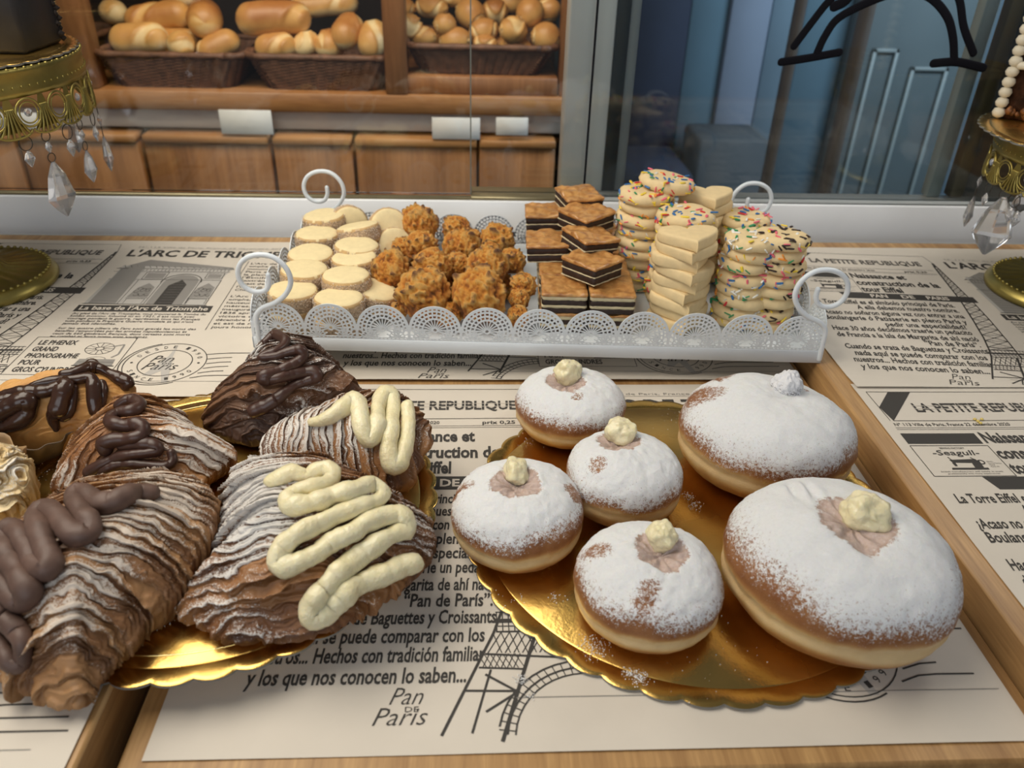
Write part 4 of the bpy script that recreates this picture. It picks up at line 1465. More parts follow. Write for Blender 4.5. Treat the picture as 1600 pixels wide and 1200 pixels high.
def custard_mat():
    m, nt, b = new_mat('custard_cream')
    n = noise_node(nt, 70, 4, 0.6)
    n2 = noise_node(nt, 420, 3, 0.6)
    r = ramp(nt, n.outputs['Fac'], [(0.3, (0.76, 0.67, 0.40)), (0.7, (0.83, 0.76, 0.52))])
    nt.links.new(r.outputs[0], b.inputs['Base Color'])
    b.inputs['Roughness'].default_value = 0.22
    b.inputs['Subsurface Weight'].default_value = 0.30
    b.inputs['Subsurface Radius'].default_value = (0.008, 0.006, 0.003)
    b.inputs['Subsurface Scale'].default_value = 0.6
    bump(nt, b, math_(nt, 'ADD', n.outputs['Fac'], math_(nt, 'MULTIPLY', n2.outputs['Fac'], 0.6)), 0.65, 0.0018)
    return m
M_custard = custard_mat()
M_choco = simple('glossy_chocolate', (0.040, 0.018, 0.011), 0.22, var=0.15, scale=60, bmp=0.35, bdist=0.0012)
M_chocosoft = simple('satin_chocolate', (0.058, 0.026, 0.018), 0.36, var=0.18, scale=60, bmp=0.35, bdist=0.001)
M_chocomatt = simple('dull_milk_chocolate', (0.110, 0.062, 0.046), 0.55, var=0.20, scale=90, bmp=0.5, bdist=0.001)

def donut(label, cx, cy, a, b_, h, rot, hole=None, hr=0.012, blob=None, seed=1, tilt=(0, 0), base=ZR, bare=(), folds=(), edge=0.60, topping='custard'):
    """round filled doughnut at (cx, cy); semi-axes a, b_, height h; hole given by the pixel where the photo shows it"""
    P = np.array([cx, cy, 0])
    n, K = 150, 96
    prof = np.array([(0.02, 0.0), (0.40, 0.0), (0.62, 0.022), (0.81, 0.095), (0.935, 0.22), (0.985, 0.34), (0.972, 0.41), (0.998, 0.50), (0.975, 0.64), (0.905, 0.765), (0.78, 0.865), (0.60, 0.94), (0.38, 0.985), (0.18, 1.0), (0.01, 1.002)])
    Q = catmull(prof, K, closed=False)
    th = np.linspace(0, 2*PI, n, endpoint=False)
    R, Z = np.meshgrid(Q[:, 0], th, indexing='ij')[0], None
    rr = np.repeat(Q[:, 0], n)
    zz = np.repeat(Q[:, 1], n)
    tt = np.tile(th, K)
    U = np.stack([rr*np.cos(tt), rr*np.sin(tt), zz], 1)
    nz = fbm(U+seed*3.7, 1.6, 3, seed)
    lobes = 1+0.030*nz
    V = np.stack([U[:, 0]*a*lobes, U[:, 1]*b_*lobes, U[:, 2]*h*(1+0.05*fbm(U+seed, 1.3, 2, seed+2)*sstep(0.1, 0.6, zz))], 1)
    fine = fbm(U, 9.0, 3, seed+4)
    V += U*np.array([1, 1, 0])*0.0007*fine[:, None]
    V[:, 2] += 0.0008*fine*sstep(0.3, 0.9, zz)
    hol = np.zeros(len(V))
    ca, sa = math.cos(rot), math.sin(rot)
    def seen(px, py):
        X = np.stack([cx+V[:, 0]*ca-V[:, 1]*sa, cy+V[:, 0]*sa+V[:, 1]*ca, base+V[:, 2]], 1)-CP
        ww = X @ CF
        e = np.hypot(800+FPX*(X @ CR)/ww-px, 600-FPX*(X @ CU)/ww-py)+ww*40
        e[zz < 0.5] = 1e9
        i = int(np.argmin(e))
        return V[i, 0]/a, V[i, 1]/b_
    if hole is not None:
        hole = seen(*hole)
    if hole is not None:
        d = np.hypot(V[:, 0]-hole[0]*a, (V[:, 1]-hole[1]*b_)*1.0)
        d[zz < 0.6] = 9
        ang = np.arctan2(V[:, 1]-hole[1]*b_, V[:, 0]-hole[0]*a)
        d = d*(1+0.05*np.sin(3*ang+seed)+0.05*np.sin(5*ang+2*seed)+0.10*fine)
        V[:, 2] -= 0.0055*np.exp(-(d/(hr*0.62))**2)
        V[:, 2] -= 0.0012*sstep(hr*1.15, hr*0.85, d)*(1+0.8*np.sin(ang*9+3*fine))
        hol = sstep(hr*1.26, hr*0.86, d)
    pw = sstep(edge-0.20, edge+0.30, zz+0.10*nz+0.05*np.sin(2*tt+seed))*1.0-0.10
    pw = pw+0.25*sstep(0.78, 0.97, zz)
    for (bx, by, br) in bare:
        d = np.hypot(U[:, 0]-bx, U[:, 1]-by)+0.10*fbm(U, 6, 2, seed+8)
        d[zz < 0.45] = 9
        pw -= 0.62*sstep(br, br*0.35, d)
    for (bx, by, br, amp) in folds:
        dx, dy = U[:, 0]-bx, U[:, 1]-by
        d = np.hypot(dx, dy)
        d[zz < 0.6] = 9
        V[:, 2] += amp*np.exp(-(d/br)**2)*np.sin(dx/br*5+2.0*dy/br+3*nz)
        pw -= 0.25*np.exp(-(d/br)**2)*(np.sin(dx/br*5+2*dy/br+3*nz) < -0.5)
    pw += 0.30*sstep(0.30, 0.05, zz)*sstep(0.1, 0.5, fbm(U, 2.6, 2, seed+30))
    pw = pw*(1-0.93*hol)
    bake = 0.80*sstep(0.44, 0.56, zz+0.03*nz)+0.62*sstep(0.36, 0.20, zz+0.05*nz)+0.08+0.10*fine
    mb = MB()
    F = [(i*n+j, i*n+(j+1) % n, (i+1)*n+(j+1) % n, (i+1)*n+j) for i in range(K-1) for j in range(n)]
    F += [tuple(range(n))[::-1], tuple((K-1)*n+j for j in range(n))]
    mb.add(V, F)
    mb.attr = {'powder': pw, 'bake': bake, 'hole': hol}
    root = thing('filled_doughnut', label, 'doughnut', (P[0], P[1], base), rot, 'powdered filled doughnuts')
    root.rotation_euler = (tilt[0], tilt[1], rot)
    mb.build('dough', M_donut, root)
    if blob is not None:
        bx, by = seen(blob[0], blob[1])
        bw, bd, bh = blob[2:]
        zt = h*0.99
        j = int(np.argmin(np.where(zz > 0.6, np.hypot(V[:, 0]-bx*a, V[:, 1]-by*b_), 9)))
        zt = V[j, 2]
        n2, K2 = 64, 40
        t2 = np.linspace(0.02, PI-0.02, K2)
        p2 = np.linspace(0, 2*PI, n2, endpoint=False)
        A, B = np.meshgrid(t2, p2, indexing='ij')
        D = np.stack([np.sin(A)*np.cos(B), np.sin(A)*np.sin(B), np.cos(A)], -1).reshape(-1, 3)
        if topping == 'custard':
            r2 = 1+0.27*fbm(D+seed, 1.5, 2, seed+20)+0.07*fbm(D, 4, 2, seed+21)
        else:
            r2 = 1+0.25*fbm(D+seed, 2.5, 3, seed+20)+0.10*fbm(D, 7, 2, seed+21)
        W2 = D*r2[:, None]*np.array([bw, bd, bh])+np.array([bx*a, by*b_, zt+bh*0.30])
        F2 = [(i*n2+j, i*n2+(j+1) % n2, (i+1)*n2+(j+1) % n2, (i+1)*n2+j) for i in range(K2-1) for j in range(n2)]
        F2 += [tuple(range(n2))[::-1], tuple((K2-1)*n2+j for j in range(n2))]
        m2 = MB().add(W2, F2)
        if topping == 'custard':
            o = m2.build('custard_filling', M_custard, root)
        else:
            up = D[:, 2]
            m2.attr = {'powder': np.clip(0.75+0.35*up, 0, 1), 'bake': np.ones(len(D))*1.2, 'hole': np.zeros(len(D))}
            o = m2.build('chocolate_filling', M_chocodust, root)
        o['label'] = 'pale custard bulging from the hole' if topping == 'custard' else 'sugar-dusted chocolate bulging from the hole'
    return root
def dusted(name, cols, rough, loose):
    m, nt, b = new_mat(name)
    pw = attr(nt, 'powder')
    n2 = noise_node(nt, 520, 4, 0.7)
    n3 = noise_node(nt, 1700, 2, 0.6)
    e = math_(nt, 'ADD', pw, math_(nt, 'ADD', math_(nt, 'MULTIPLY', math_(nt, 'SUBTRACT', n2.outputs['Fac'], 0.5), 1.5), math_(nt, 'MULTIPLY', math_(nt, 'SUBTRACT', n3.outputs['Fac'], 0.5), 1.3)))
    fac = ramp(nt, e, [(0.45, (0, 0, 0)), (0.70, (loose, loose, loose))])
    return m, nt, b, fac, n2
def chocodust():
    m, nt, b, fac, n2 = dusted('dusted_chocolate', None, 0.5, 0.92)
    nt.links.new(mixc(nt, fac.outputs[0], (0.035, 0.022, 0.020), (0.80, 0.80, 0.82)), b.inputs['Base Color'])
    b.inputs['Roughness'].default_value = 0.7
    bump(nt, b, n2.outputs['Fac'], 0.5, 0.001)
    return m
M_chocodust = chocodust()

donut('small sugared doughnut at the rear of the gold board with the biggest custard blob', 0.0803, 0.5442, 0.0454, 0.0454, 0.0441, 0.0, (884, 594), 0.0150, (886, 590, 0.0118, 0.0115, 0.0120), 3, bare=((0.05, -0.42, 0.13),), edge=0.56)
donut('small sugared doughnut in the middle, between the rear one and the front one', 0.1083, 0.4455, 0.0412, 0.0412, 0.0523, 0.0, (966, 686), 0.0145, (969, 680, 0.0108, 0.0105, 0.0112), 5, edge=0.52, bare=((-0.55, -0.35, 0.25),))
donut('leftmost small sugared doughnut, oval custard plug near its top', 0.0303, 0.4083, 0.0445, 0.0445, 0.0509, 0.0, (806, 748), 0.0160, (806, 741, 0.0082, 0.0115, 0.0085), 7, edge=0.58, bare=((0.80, 0.0, 0.22), (-0.8, 0.1, 0.2)))
donut('small sugared doughnut nearest the front edge of the gold board', 0.1059, 0.3434, 0.0451, 0.0451, 0.0498, 0.0, (1036, 856), 0.0150, (1034, 846, 0.0090, 0.0100, 0.0095), 9, edge=0.58, bare=((-0.66, 0.12, 0.26), (-0.15, -0.62, 0.25)))
donut('large sugared doughnut at the rear right with dusted dark chocolate in its hole', 0.2221, 0.4853, 0.0655, 0.0590, 0.0688, -0.4, (1228, 612), 0.004, (1230, 610, 0.0105, 0.0100, 0.0125), 12, edge=0.54, bare=((-0.72, -0.05, 0.34), (-0.62, 0.45, 0.25), (0.35, 0.42, 0.05)), folds=((-0.62, 0.35, 0.10, 0.0012),), topping='choc')
donut('largest sugared doughnut at the front right, wide damp ring around its custard', 0.2219, 0.3455, 0.0688, 0.0633, 0.0715, -0.5, (1338, 812), 0.0215, (1349, 808, 0.0140, 0.0115, 0.0110), 15, edge=0.58, folds=((-0.48, 0.30, 0.14, 0.0030),))

# sugar spilt on the boards
def crumbs(name, label, cat, mat, spots, z, seed, group):
    rg = np.random.default_rng(seed)
    m = MB()
    for (px, py, rad, n) in spots:
        c = at(px, py, z)
        for _ in range(n):
            d = rg.normal(size=2)*rad*0.5
            s = rg.uniform(0.00015, 0.00050)
            m.lathe([(s*0.4, 0), (s, s*0.5), (s*0.4, s)], 5, 0, Matrix.Translation((c[0]+d[0], c[1]+d[1], z)))
    o = m.build(name, mat)
    tag(o, label, cat, group)
    o['kind'] = 'stuff'
    return o
cr = MB()
for k_, (px, py) in enumerate(((1522, 658), (1527, 661), (1531, 664), (1533, 658))):
    c_ = at(px, py, ZB)
    cr.lathe([(0.0004, 0), (0.0016, 0.0005), (0.0012, 0.0014), (0.0003, 0.0018)], 7, 0, Matrix.Translation((c_[0], c_[1], ZB+0.0012)))
cro = tag(cr.build('yellow_crumbs', simple('yellow_crumb', (0.72, 0.55, 0.16), 0.7)), 'tiny yellow crumbs on the masthead of the right front paper', 'crumbs')
cro['kind'] = 'stuff'
M_sugar = simple('icing_sugar', (0.84, 0.84, 0.83), 0.9, spec=0.2)
crumbs('spilt_sugar', 'icing sugar spilt on the gold board around the doughnuts', 'sugar', M_sugar, [(930, 1012, 0.010, 150), (985, 1052, 0.004, 90), (1000, 1060, 0.005, 120), (868, 935, 0.006, 30), (1085, 790, 0.006, 70), (1075, 775, 0.004, 60), (890, 665, 0.01, 10), (1050, 650, 0.02, 30), (820, 690, 0.012, 20), (1120, 1030, 0.03, 30), (800, 940, 0.01, 20)], ZR+0.0002, 5, None)
crumbs('spilt_sugar', 'icing sugar crumbs on the paper beside the tower foot print', 'sugar', M_sugar, [(815, 1062, 0.004, 70), (828, 1085, 0.004, 25)], 0.0018, 6, None)
crumbs('spilt_sugar', 'icing sugar crumbs on the left gold board between the pastries', 'sugar', M_sugar, [(255, 970, 0.006, 60), (45, 735, 0.012, 40), (60, 740, 0.01, 30), (330, 640, 0.02, 20)], ZL+0.0002, 8, None)

# ------------------------------------------------------------------ layered shell pastries
def pastry_mat(name, dark, mid, light, dust=0.85, dcol=(0.74, 0.72, 0.68)):
    m, nt, b, fac, n2 = dusted(name, None, 0.5, dust)
    rn = attr(nt, 'layer')
    lip = attr(nt, 'lip')
    n = noise_node(nt, 60, 4, 0.6)
    f = math_(nt, 'ADD', math_(nt, 'MULTIPLY', rn, 0.55), math_(nt, 'MULTIPLY', n.outputs['Fac'], 0.55))
    r = ramp(nt, f, [(0.18, dark), (0.50, mid), (0.85, light)])
    col = mixc(nt, math_(nt, 'MULTIPLY', lip, 0.25), r.outputs[0], light)
    nt.links.new(mixc(nt, fac.outputs[0], col, dcol), b.inputs['Base Color'])
    b.inputs['Roughness'].default_value = 0.52
    b.inputs['Specular IOR Level'].default_value = 0.4
    hh = math_(nt, 'ADD', math_(nt, 'MULTIPLY', n2.outputs['Fac'], 0.7), n.outputs['Fac'])
    bump(nt, b, hh, 0.35, 0.0012)
    return m
M_past_brown = pastry_mat('brown_flaky_pastry', (0.070, 0.028, 0.013), (0.18, 0.075, 0.029), (0.35, 0.165, 0.060))
M_past_gold = pastry_mat('golden_flaky_pastry', (0.12, 0.048, 0.019), (0.28, 0.122, 0.044), (0.45, 0.23, 0.088), 0.80, (0.70, 0.66, 0.60))
M_past_tan = pastry_mat('tan_flaky_pastry', (0.105, 0.045, 0.020), (0.24, 0.115, 0.048), (0.41, 0.225, 0.098), 0.70, (0.68, 0.63, 0.56))
M_past_dark = pastry_mat('dark_flaky_pastry', (0.045, 0.024, 0.017), (0.092, 0.047, 0.030), (0.19, 0.092, 0.044))

class Body:
    """flaky pastry body: outline (pixels + height) filled with a dome carrying stepped flakes"""
    def __init__(self, outline, z0, z1, ztop, pivot, lam, amp, seed, N=480, K=200, base=None, warp=0.35, dustf=None, dustlev=0.5, centre=None, flip=1, pw_exp=2.2):
        base = ZL if base is None else base
        o = np.array(outline, float)
        y0, y1 = o[:, 1].min(), o[:, 1].max()
        zs = z0+(z1-z0)*(y1-o[:, 1])/(y1-y0)
        P = np.array([at(x, y, z) for (x, y), z in zip(o, zs)])
        P = catmull(P, N)
        Pp = catmull(np.c_[o, o[:, :1]*0], N)
        c = P.mean(0) if centre is None else at(centre[0], centre[1], (z0+z1)/2)
        rs = np.concatenate([np.linspace(0.02, 0.9, K-18), np.linspace(0.91, 1.0, 18)])
        nb = [(0.985, 0.80), (0.95, 0.5), (0.88, 0.18), (0.80, 0.0), (0.4, 0.0), (0.05, 0.0)]
        V = []
        for r in rs:
            z = ztop-(ztop-P[:, 2])*r**pw_exp
            V.append(np.c_[c[:2]+(P[:, :2]-c[:2])*r, z])
        for s, f in nb:
            z = base+(P[:, 2]-base)*f
            V.append(np.c_[c[:2]+(P[:, :2]-c[:2])*s, z])
        KK = len(V)
        V = np.array(V)
        S = V.reshape(-1, 3)
        dth = np.roll(V, -1, 1)-np.roll(V, 1, 1)
        dr = np.gradient(V, axis=0)
        nrm = np.cross(dr, dth)
        nrm /= np.maximum(np.linalg.norm(nrm, axis=2), 1e-9)[..., None]
        nrm = nrm.reshape(-1, 3)
        sg = np.sign(nrm[: N*10, 2].mean())
        nrm *= sg
        pv = at(pivot[0], pivot[1], (z0+ztop)/2)
        d2 = S[:, :2]-pv[:2]
        dist = np.hypot(d2[:, 0], d2[:, 1])
        out = d2/np.maximum(dist, 1e-6)[:, None]
        w = fbm(S+seed, 22, 3, seed)
        w2 = fbm(S*np.array([1, 1, 1.5])+seed, 75, 2, seed+3)
        ph = dist/lam+warp*3.2*w+warp*1.5*w2+warp*0.5*fbm(S+seed, 190, 2, seed+11)
        kk = np.floor(ph)
        fr = ph-kk
        rnd = np.sin(kk*12.9898+seed)*43758.5453
        rnd = rnd-np.floor(rnd)
        rnd2 = np.sin(kk*78.233+seed*2)*12543.123
        rnd2 = rnd2-np.floor(rnd2)
        if flip < 0:
            fr = 1-fr
        s = np.where(fr < 0.90, 0.15*(fr/0.90)+0.85*(fr/0.90)**1.1, (1-fr)/0.10)
        am = amp*1.15*(0.30+1.1*rnd**1.5)*(0.45+0.9*sstep(-0.35, 0.35, fbm(S+2*seed+kk[:, None]*0.37, 34, 2, seed+5)))
        ph2 = ph*2.6+0.8*w2+0.6*w
        f2 = ph2-np.floor(ph2)
        s2 = np.where(f2 < 0.8, (f2/0.8)**1.3, (1-f2)/0.2)
        ring = np.arange(KK).repeat(N)
        rfac = np.where(ring < len(rs), 1.0, np.clip(1-(ring-len(rs))/4.0, 0, 1))
        cfac = sstep(0, 6, ring)
        D = S + nrm*((s*am+s2*amp*0.42)*rfac*cfac)[:, None]
        D[:, :2] += flip*out*(s*am*0.75*rfac*cfac)[:, None]
        D += nrm*(0.0007*fbm(S, 150, 3, seed+7)*rfac)[:, None]
        D[:, 2] = np.maximum(D[:, 2], base)
        self.N, self.KK = N, KK
        F = [(i*N+j, i*N+(j+1) % N, (i+1)*N+(j+1) % N, (i+1)*N+j) for i in range(KK-1) for j in range(N)]
        F += [tuple(range(N))[::-1], tuple((KK-1)*N+j for j in range(N))]
        self.mb = MB().add(D, F)
        # dust lies on what faces up; strength painted by patches in pixels
        q = (D-CP)
        ww = q @ CF
        pxx = 800+FPX*(q @ CR)/ww
        pyy = 600-FPX*(q @ CU)/ww
        du = np.full(len(D), float(dustlev))
        for (x, y, r, v) in (dustf or ()):
            g = np.exp(-(((pxx-x)**2+(pyy-y)**2)/r**2))
            du += (v-dustlev)*g
        up = sstep(-0.1, 0.7, nrm[:, 2])
        self.mb.attr = {'powder': np.clip(du*(0.35+0.65*up)*(0.80+0.4*rnd2)*(0.30+0.60*s+0.25*s2)+0.22*(s-0.5)*sstep(0.05, 0.4, du)+0.22*fbm(S, 60, 3, seed+13), 0, 1.1), 'layer': rnd, 'lip': sstep(0.80, 0.98, s)}
        self.tree = BVHTree.FromPolygons([Vector(p) for p in D], F)
        self.zmid = (z0+ztop)/2
    def surf(self, px, py):
        d = ray(px, py)
        h = self.tree.ray_cast(Vector(CP), Vector(d).normalized())
        if h[0] is None:
            return None
        return depth(np.array(h[0]))
    def drizzle(self, path, rpx, step=2.5, sink=0.30, smooth=9, rvar=0.10, seed=0, n=14, flat=0.9):
        p = np.array([q[:2] for q in path], float)
        rp = np.array([q[2] if len(q) > 2 else rpx for q in path], float)
        L = np.linalg.norm(np.diff(p, axis=0), axis=1).sum()
        k = max(12, int(L/step))
        Q = catmull(np.c_[p, rp], k, closed=False)
        ds = [self.surf(x, y) for x, y, _ in Q]
        good = [i for i, t in enumerate(ds) if t is not None]
        if not good:
            ds = [depth(at(x, y, self.zmid)) for x, y, _ in Q]
        else:
            ds = np.interp(np.arange(k), good, [ds[i] for i in good])
        ds = np.array(ds)
        ker = np.ones(smooth)/smooth
        ds = np.convolve(np.pad(ds, smooth//2, mode='edge'), ker, mode='valid')[:k]
        rr = Q[:, 2]*ds/FPX
        nz = fbm(np.c_[np.arange(k)*0.11, np.zeros(k), np.full(k, seed*7.3)], 1.0, 3, seed+40)
        rr = rr*(1+rvar*2.2*nz)
        pts = []
        for (x, y, _), t, r in zip(Q, ds, rr):
            d = ray(x, y)
            pts.append(CP+d*(t-r*sink)+np.array([0, 0, r*0.45]))
        return np.array(pts), rr

def drizzle_mesh(body, paths, name, mat, parent, seed=0, lump=0.0006, **kw):
    m = MB()
    for i, (path, r) in enumerate(paths):
        pts, rr = body.drizzle(path, r, seed=seed+i, **kw)
        m.tube(pts, rr, 16)
    V = np.array(m.v)
    nz = np.stack([fbm(V+3*k, 120, 3, seed+k) for k in range(3)], 1)
    m.v = [tuple(p) for p in V+nz*lump]
    return m.build(name, mat, parent)

GPST = 'shell pastries on the left gold board'
def shell_pastry(label, body, mat, loc_px):
    P = at(loc_px[0], loc_px[1], ZL)
    root = thing('shell_pastry', label, 'pastry', (0, 0, 0), 0, GPST)
    body.mb.build('flaky_shell', mat, root)
    return root

# chocolate shell at the back, dark
bd = Body([(397, 552), (418, 533), (434, 527), (455, 527), (483, 534), (509, 552), (528, 576), (547, 601), (570, 617), (568, 622), (538, 631), (502, 640), (462, 661), (430, 682), (393, 688), (364, 683), (337, 673), (323, 655), (328, 636), (355, 611), (378, 594), (388, 578), (388, 562)],
          ZL+0.010, ZL+0.050, ZL+0.064, (452, 470), 0.0042, 0.0027, 5, dustlev=0.14, dustf=((440, 545, 30, 0.55), (395, 545, 22, 0.75), (500, 570, 30, 0.5), (480, 637, 30, 0.95), (505, 632, 26, 0.9), (400, 640, 40, 0.32), (470, 660, 50, 0.35), (560, 612, 25, 0.35)), centre=(450, 610))
t = shell_pastry('dark shell pastry with chocolate zigzag, at the back touching the lace tray', bd, M_past_dark, (450, 620))
drizzle_mesh(bd, [([(414, 536, 5), (424, 530, 8), (432, 527, 9), (440, 531, 9), (447, 535, 8), (441, 545, 7), (428, 552, 7), (413, 557, 7), (409, 561, 7), (430, 559, 7), (455, 552, 8), (470, 551, 9), (473, 561, 9), (462, 572, 8), (440, 580, 8), (418, 588, 9), (410, 594, 10), (420, 597, 10), (445, 591, 10), (470, 585, 10), (490, 584, 11), (495, 592, 11), (480, 598, 9), (462, 604, 8), (445, 617, 9), (428, 631, 11), (408, 642, 13), (398, 646, 13)], 9)], 'chocolate_zigzag', M_chocosoft, t, 3)
settle(t, at(450, 620, ZL))

# custard shell, second
b6 = Body([(407, 697), (418, 676), (445, 657), (470, 648), (492, 640), (515, 628), (545, 619), (585, 612), (620, 618), (645, 640), (668, 667), (660, 700), (650, 735), (625, 760), (585, 768), (540, 756), (490, 742), (440, 730), (412, 716)],
          ZL+0.010, ZL+0.036, ZL+0.046, (760, 690), 0.0042, 0.0025, 8, dustlev=0.42, dustf=((450, 680, 45, 1.0), (500, 660, 40, 0.95), (545, 700, 50, 0.75), (640, 720, 60, 0.3), (600, 745, 40, 0.3)), centre=(545, 690), flip=-1)
t = shell_pastry('sugared shell pastry with custard loops, right of the dark one at the back', b6, M_past_brown, (545, 690))
drizzle_mesh(b6, [([(489, 662, 10), (505, 660, 12), (522, 653, 13), (540, 640, 14), (552, 632, 14), (561, 640, 14), (564, 660, 14), (568, 683, 15), (577, 693, 14), (588, 680, 13), (591, 655, 13), (592, 634, 13), (600, 622, 13), (610, 622, 13), (614, 640, 13), (613, 665, 13), (610, 690, 13), (609, 715, 15), (614, 733, 16), (625, 728, 14), (632, 708, 12), (637, 682, 11), (639, 660, 11), (637, 640, 12)], 13)], 'custard_loops', M_custard, t, 5, 0.0012, step=3.5)
settle(t, at(545, 690, ZL))

# big custard shell in front
b7 = Body([(365, 741), (384, 726), (407, 718), (432, 712), (457, 712), (502, 715), (540, 733), (574, 750), (616, 777), (654, 801), (674, 828), (678, 845), (663, 875), (640, 896), (613, 916), (563, 949), (513, 980), (467, 990), (413, 993), (367, 1000), (342, 988), (313, 970), (281, 948), (293, 928), (321, 908), (338, 884), (343, 860), (346, 820), (350, 780), (355, 758)],
          ZL+0.008, ZL+0.036, ZL+0.058, (520, 380), 0.0046, 0.0033, 13, dustlev=0.36, dustf=((400, 750, 60, 1.0), (380, 800, 60, 1.0), (430, 790, 60, 0.9), (390, 850, 50, 0.85), (340, 930, 45, 0.75), (400, 985, 45, 0.8), (420, 925, 60, 0.0), (500, 930, 60, 0.1), (650, 830, 40, 0.6), (520, 820, 60, 0.25)), centre=(480, 850))
t = shell_pastry('biggest sugared shell pastry with thick custard zigzag, front centre of the left gold board', b7, M_past_brown, (480, 860))
drizzle_mesh(b7, [([(424, 756, 13), (440, 750, 15), (460, 743, 15), (482, 748, 12), (492, 742, 14), (508, 737, 16), (521, 745, 15), (516, 757, 13), (495, 765, 13), (468, 770, 14), (450, 782, 15), (452, 795, 16), (478, 793, 15), (510, 784, 15), (545, 774, 16), (580, 766, 16), (598, 774, 15), (590, 787, 14), (560, 797, 14), (525, 812, 15), (490, 828, 16), (458, 845, 17), (438, 866, 18), (436, 885, 18), (455, 890, 17), (485, 876, 16), (515, 856, 16), (547, 840, 17), (580, 820, 16), (608, 810, 15), (630, 814, 17), (636, 832, 17), (615, 840, 14), (590, 855, 15), (560, 876, 16), (530, 902, 18), (505, 928, 20), (488, 952, 21), (490, 970, 20), (512, 962, 18), (535, 938, 18), (565, 917, 18), (600, 903, 18), (630, 890, 17), (645, 886, 16)], 16)], 'custard_zigzag', M_custard, t, 9, 0.0014, step=4.0)
settle(t, at(480, 860, ZL))

# golden shell with chocolate, left of centre
b3 = Body([(197, 622), (217, 616), (240, 620), (254, 632), (287, 652), (315, 678), (347, 690), (369, 706), (352, 725), (320, 748), (285, 768), (230, 778), (175, 775), (130, 768), (95, 766), (83, 756), (97, 725), (112, 698), (130, 672), (155, 645), (180, 627)],
          ZL+0.008, ZL+0.034, ZL+0.048, (215, 1010), 0.0042, 0.0026, 21, dustlev=0.16, dustf=((270, 670, 40, 0.75), (310, 690, 40, 0.85), (335, 715, 40, 1.0), (110, 745, 30, 0.7), (140, 680, 40, 0.35), (100, 755, 30, 0.7)), centre=(220, 710), flip=-1)
t = shell_pastry('golden shell pastry with a chocolate squiggle, in the middle of the left group', b3, M_past_gold, (220, 700))
drizzle_mesh(b3, [([(186, 636, 8), (195, 630, 9), (210, 629, 10), (219, 637, 10), (208, 645, 10), (190, 647, 9), (175, 655, 10), (175, 664, 11), (195, 669, 11), (215, 667, 11), (225, 674, 11), (219, 685, 11), (200, 690, 11), (178, 693, 12), (164, 699, 13), (166, 706, 12)], 10),
                 ([(190, 700, 8), (215, 697, 9), (240, 700, 11), (248, 708, 10), (230, 711, 9), (200, 715, 9), (165, 727, 10), (140, 742, 10)], 9),
                 ([(150, 741, 9), (190, 729, 9), (225, 729, 8), (258, 731, 8), (270, 724, 8), (269, 710, 8)], 8)], 'chocolate_squiggle', M_chocosoft, t, 12)
settle(t, at(220, 700, ZL))

# large shell at the front left with dull chocolate
b4 = Body([(60, 800), (90, 776), (135, 755), (170, 748), (205, 743), (235, 740), (262, 740), (300, 750), (327, 767), (335, 796), (330, 826), (321, 843), (301, 877), (277, 923), (252, 945), (230, 960), (213, 993), (190, 1013), (170, 1040), (147, 1068), (127, 1096), (100, 1097), (66, 1086), (33, 1066), (0, 1058), (-40, 1020), (-65, 960), (-60, 900), (-20, 850), (20, 826)],
          ZL+0.008, ZL+0.042, ZL+0.060, (40, 1420), 0.0054, 0.0036, 34, dustlev=0.30, dustf=((260, 770, 60, 0.9), (215, 800, 50, 0.7), (180, 850, 60, 0.75), (150, 900, 60, 0.85), (100, 950, 50, 0.8), (290, 800, 40, 0.6), (110, 1000, 50, 0.3), (100, 1070, 40, 0.05), (240, 930, 50, 0.2)), centre=(150, 910), flip=-1)
t = shell_pastry('large shell pastry at the front left corner with dull milk-chocolate loops', b4, M_past_tan, (150, 900))
drizzle_mesh(b4, [([(238, 775, 13), (215, 776, 16), (195, 782, 18), (178, 792, 18), (155, 792, 18), (135, 778, 16), (120, 772, 14), (118, 785, 15), (130, 805, 17), (142, 825, 18), (138, 840, 19), (118, 840, 18), (98, 822, 17), (82, 806, 18), (64, 804, 18), (58, 818, 18), (68, 850, 18), (80, 880, 19), (78, 896, 19), (60, 890, 17), (46, 868, 16), (34, 842, 16), (16, 830, 16), (6, 842, 16), (14, 875, 18), (34, 910, 19), (46, 932, 19), (36, 946, 18), (16, 935, 17), (-6, 905, 17), (-20, 890, 17), (-20, 930, 18), (0, 965, 18), (25, 985, 16), (38, 1010, 15), (36, 1036, 14), (18, 1042, 13), (5, 1012, 14), (-15, 990, 16)], 17)], 'chocolate_loops', M_chocomatt, t, 15, 0.0012, step=4.0)
settle(t, at(150, 900, ZL))

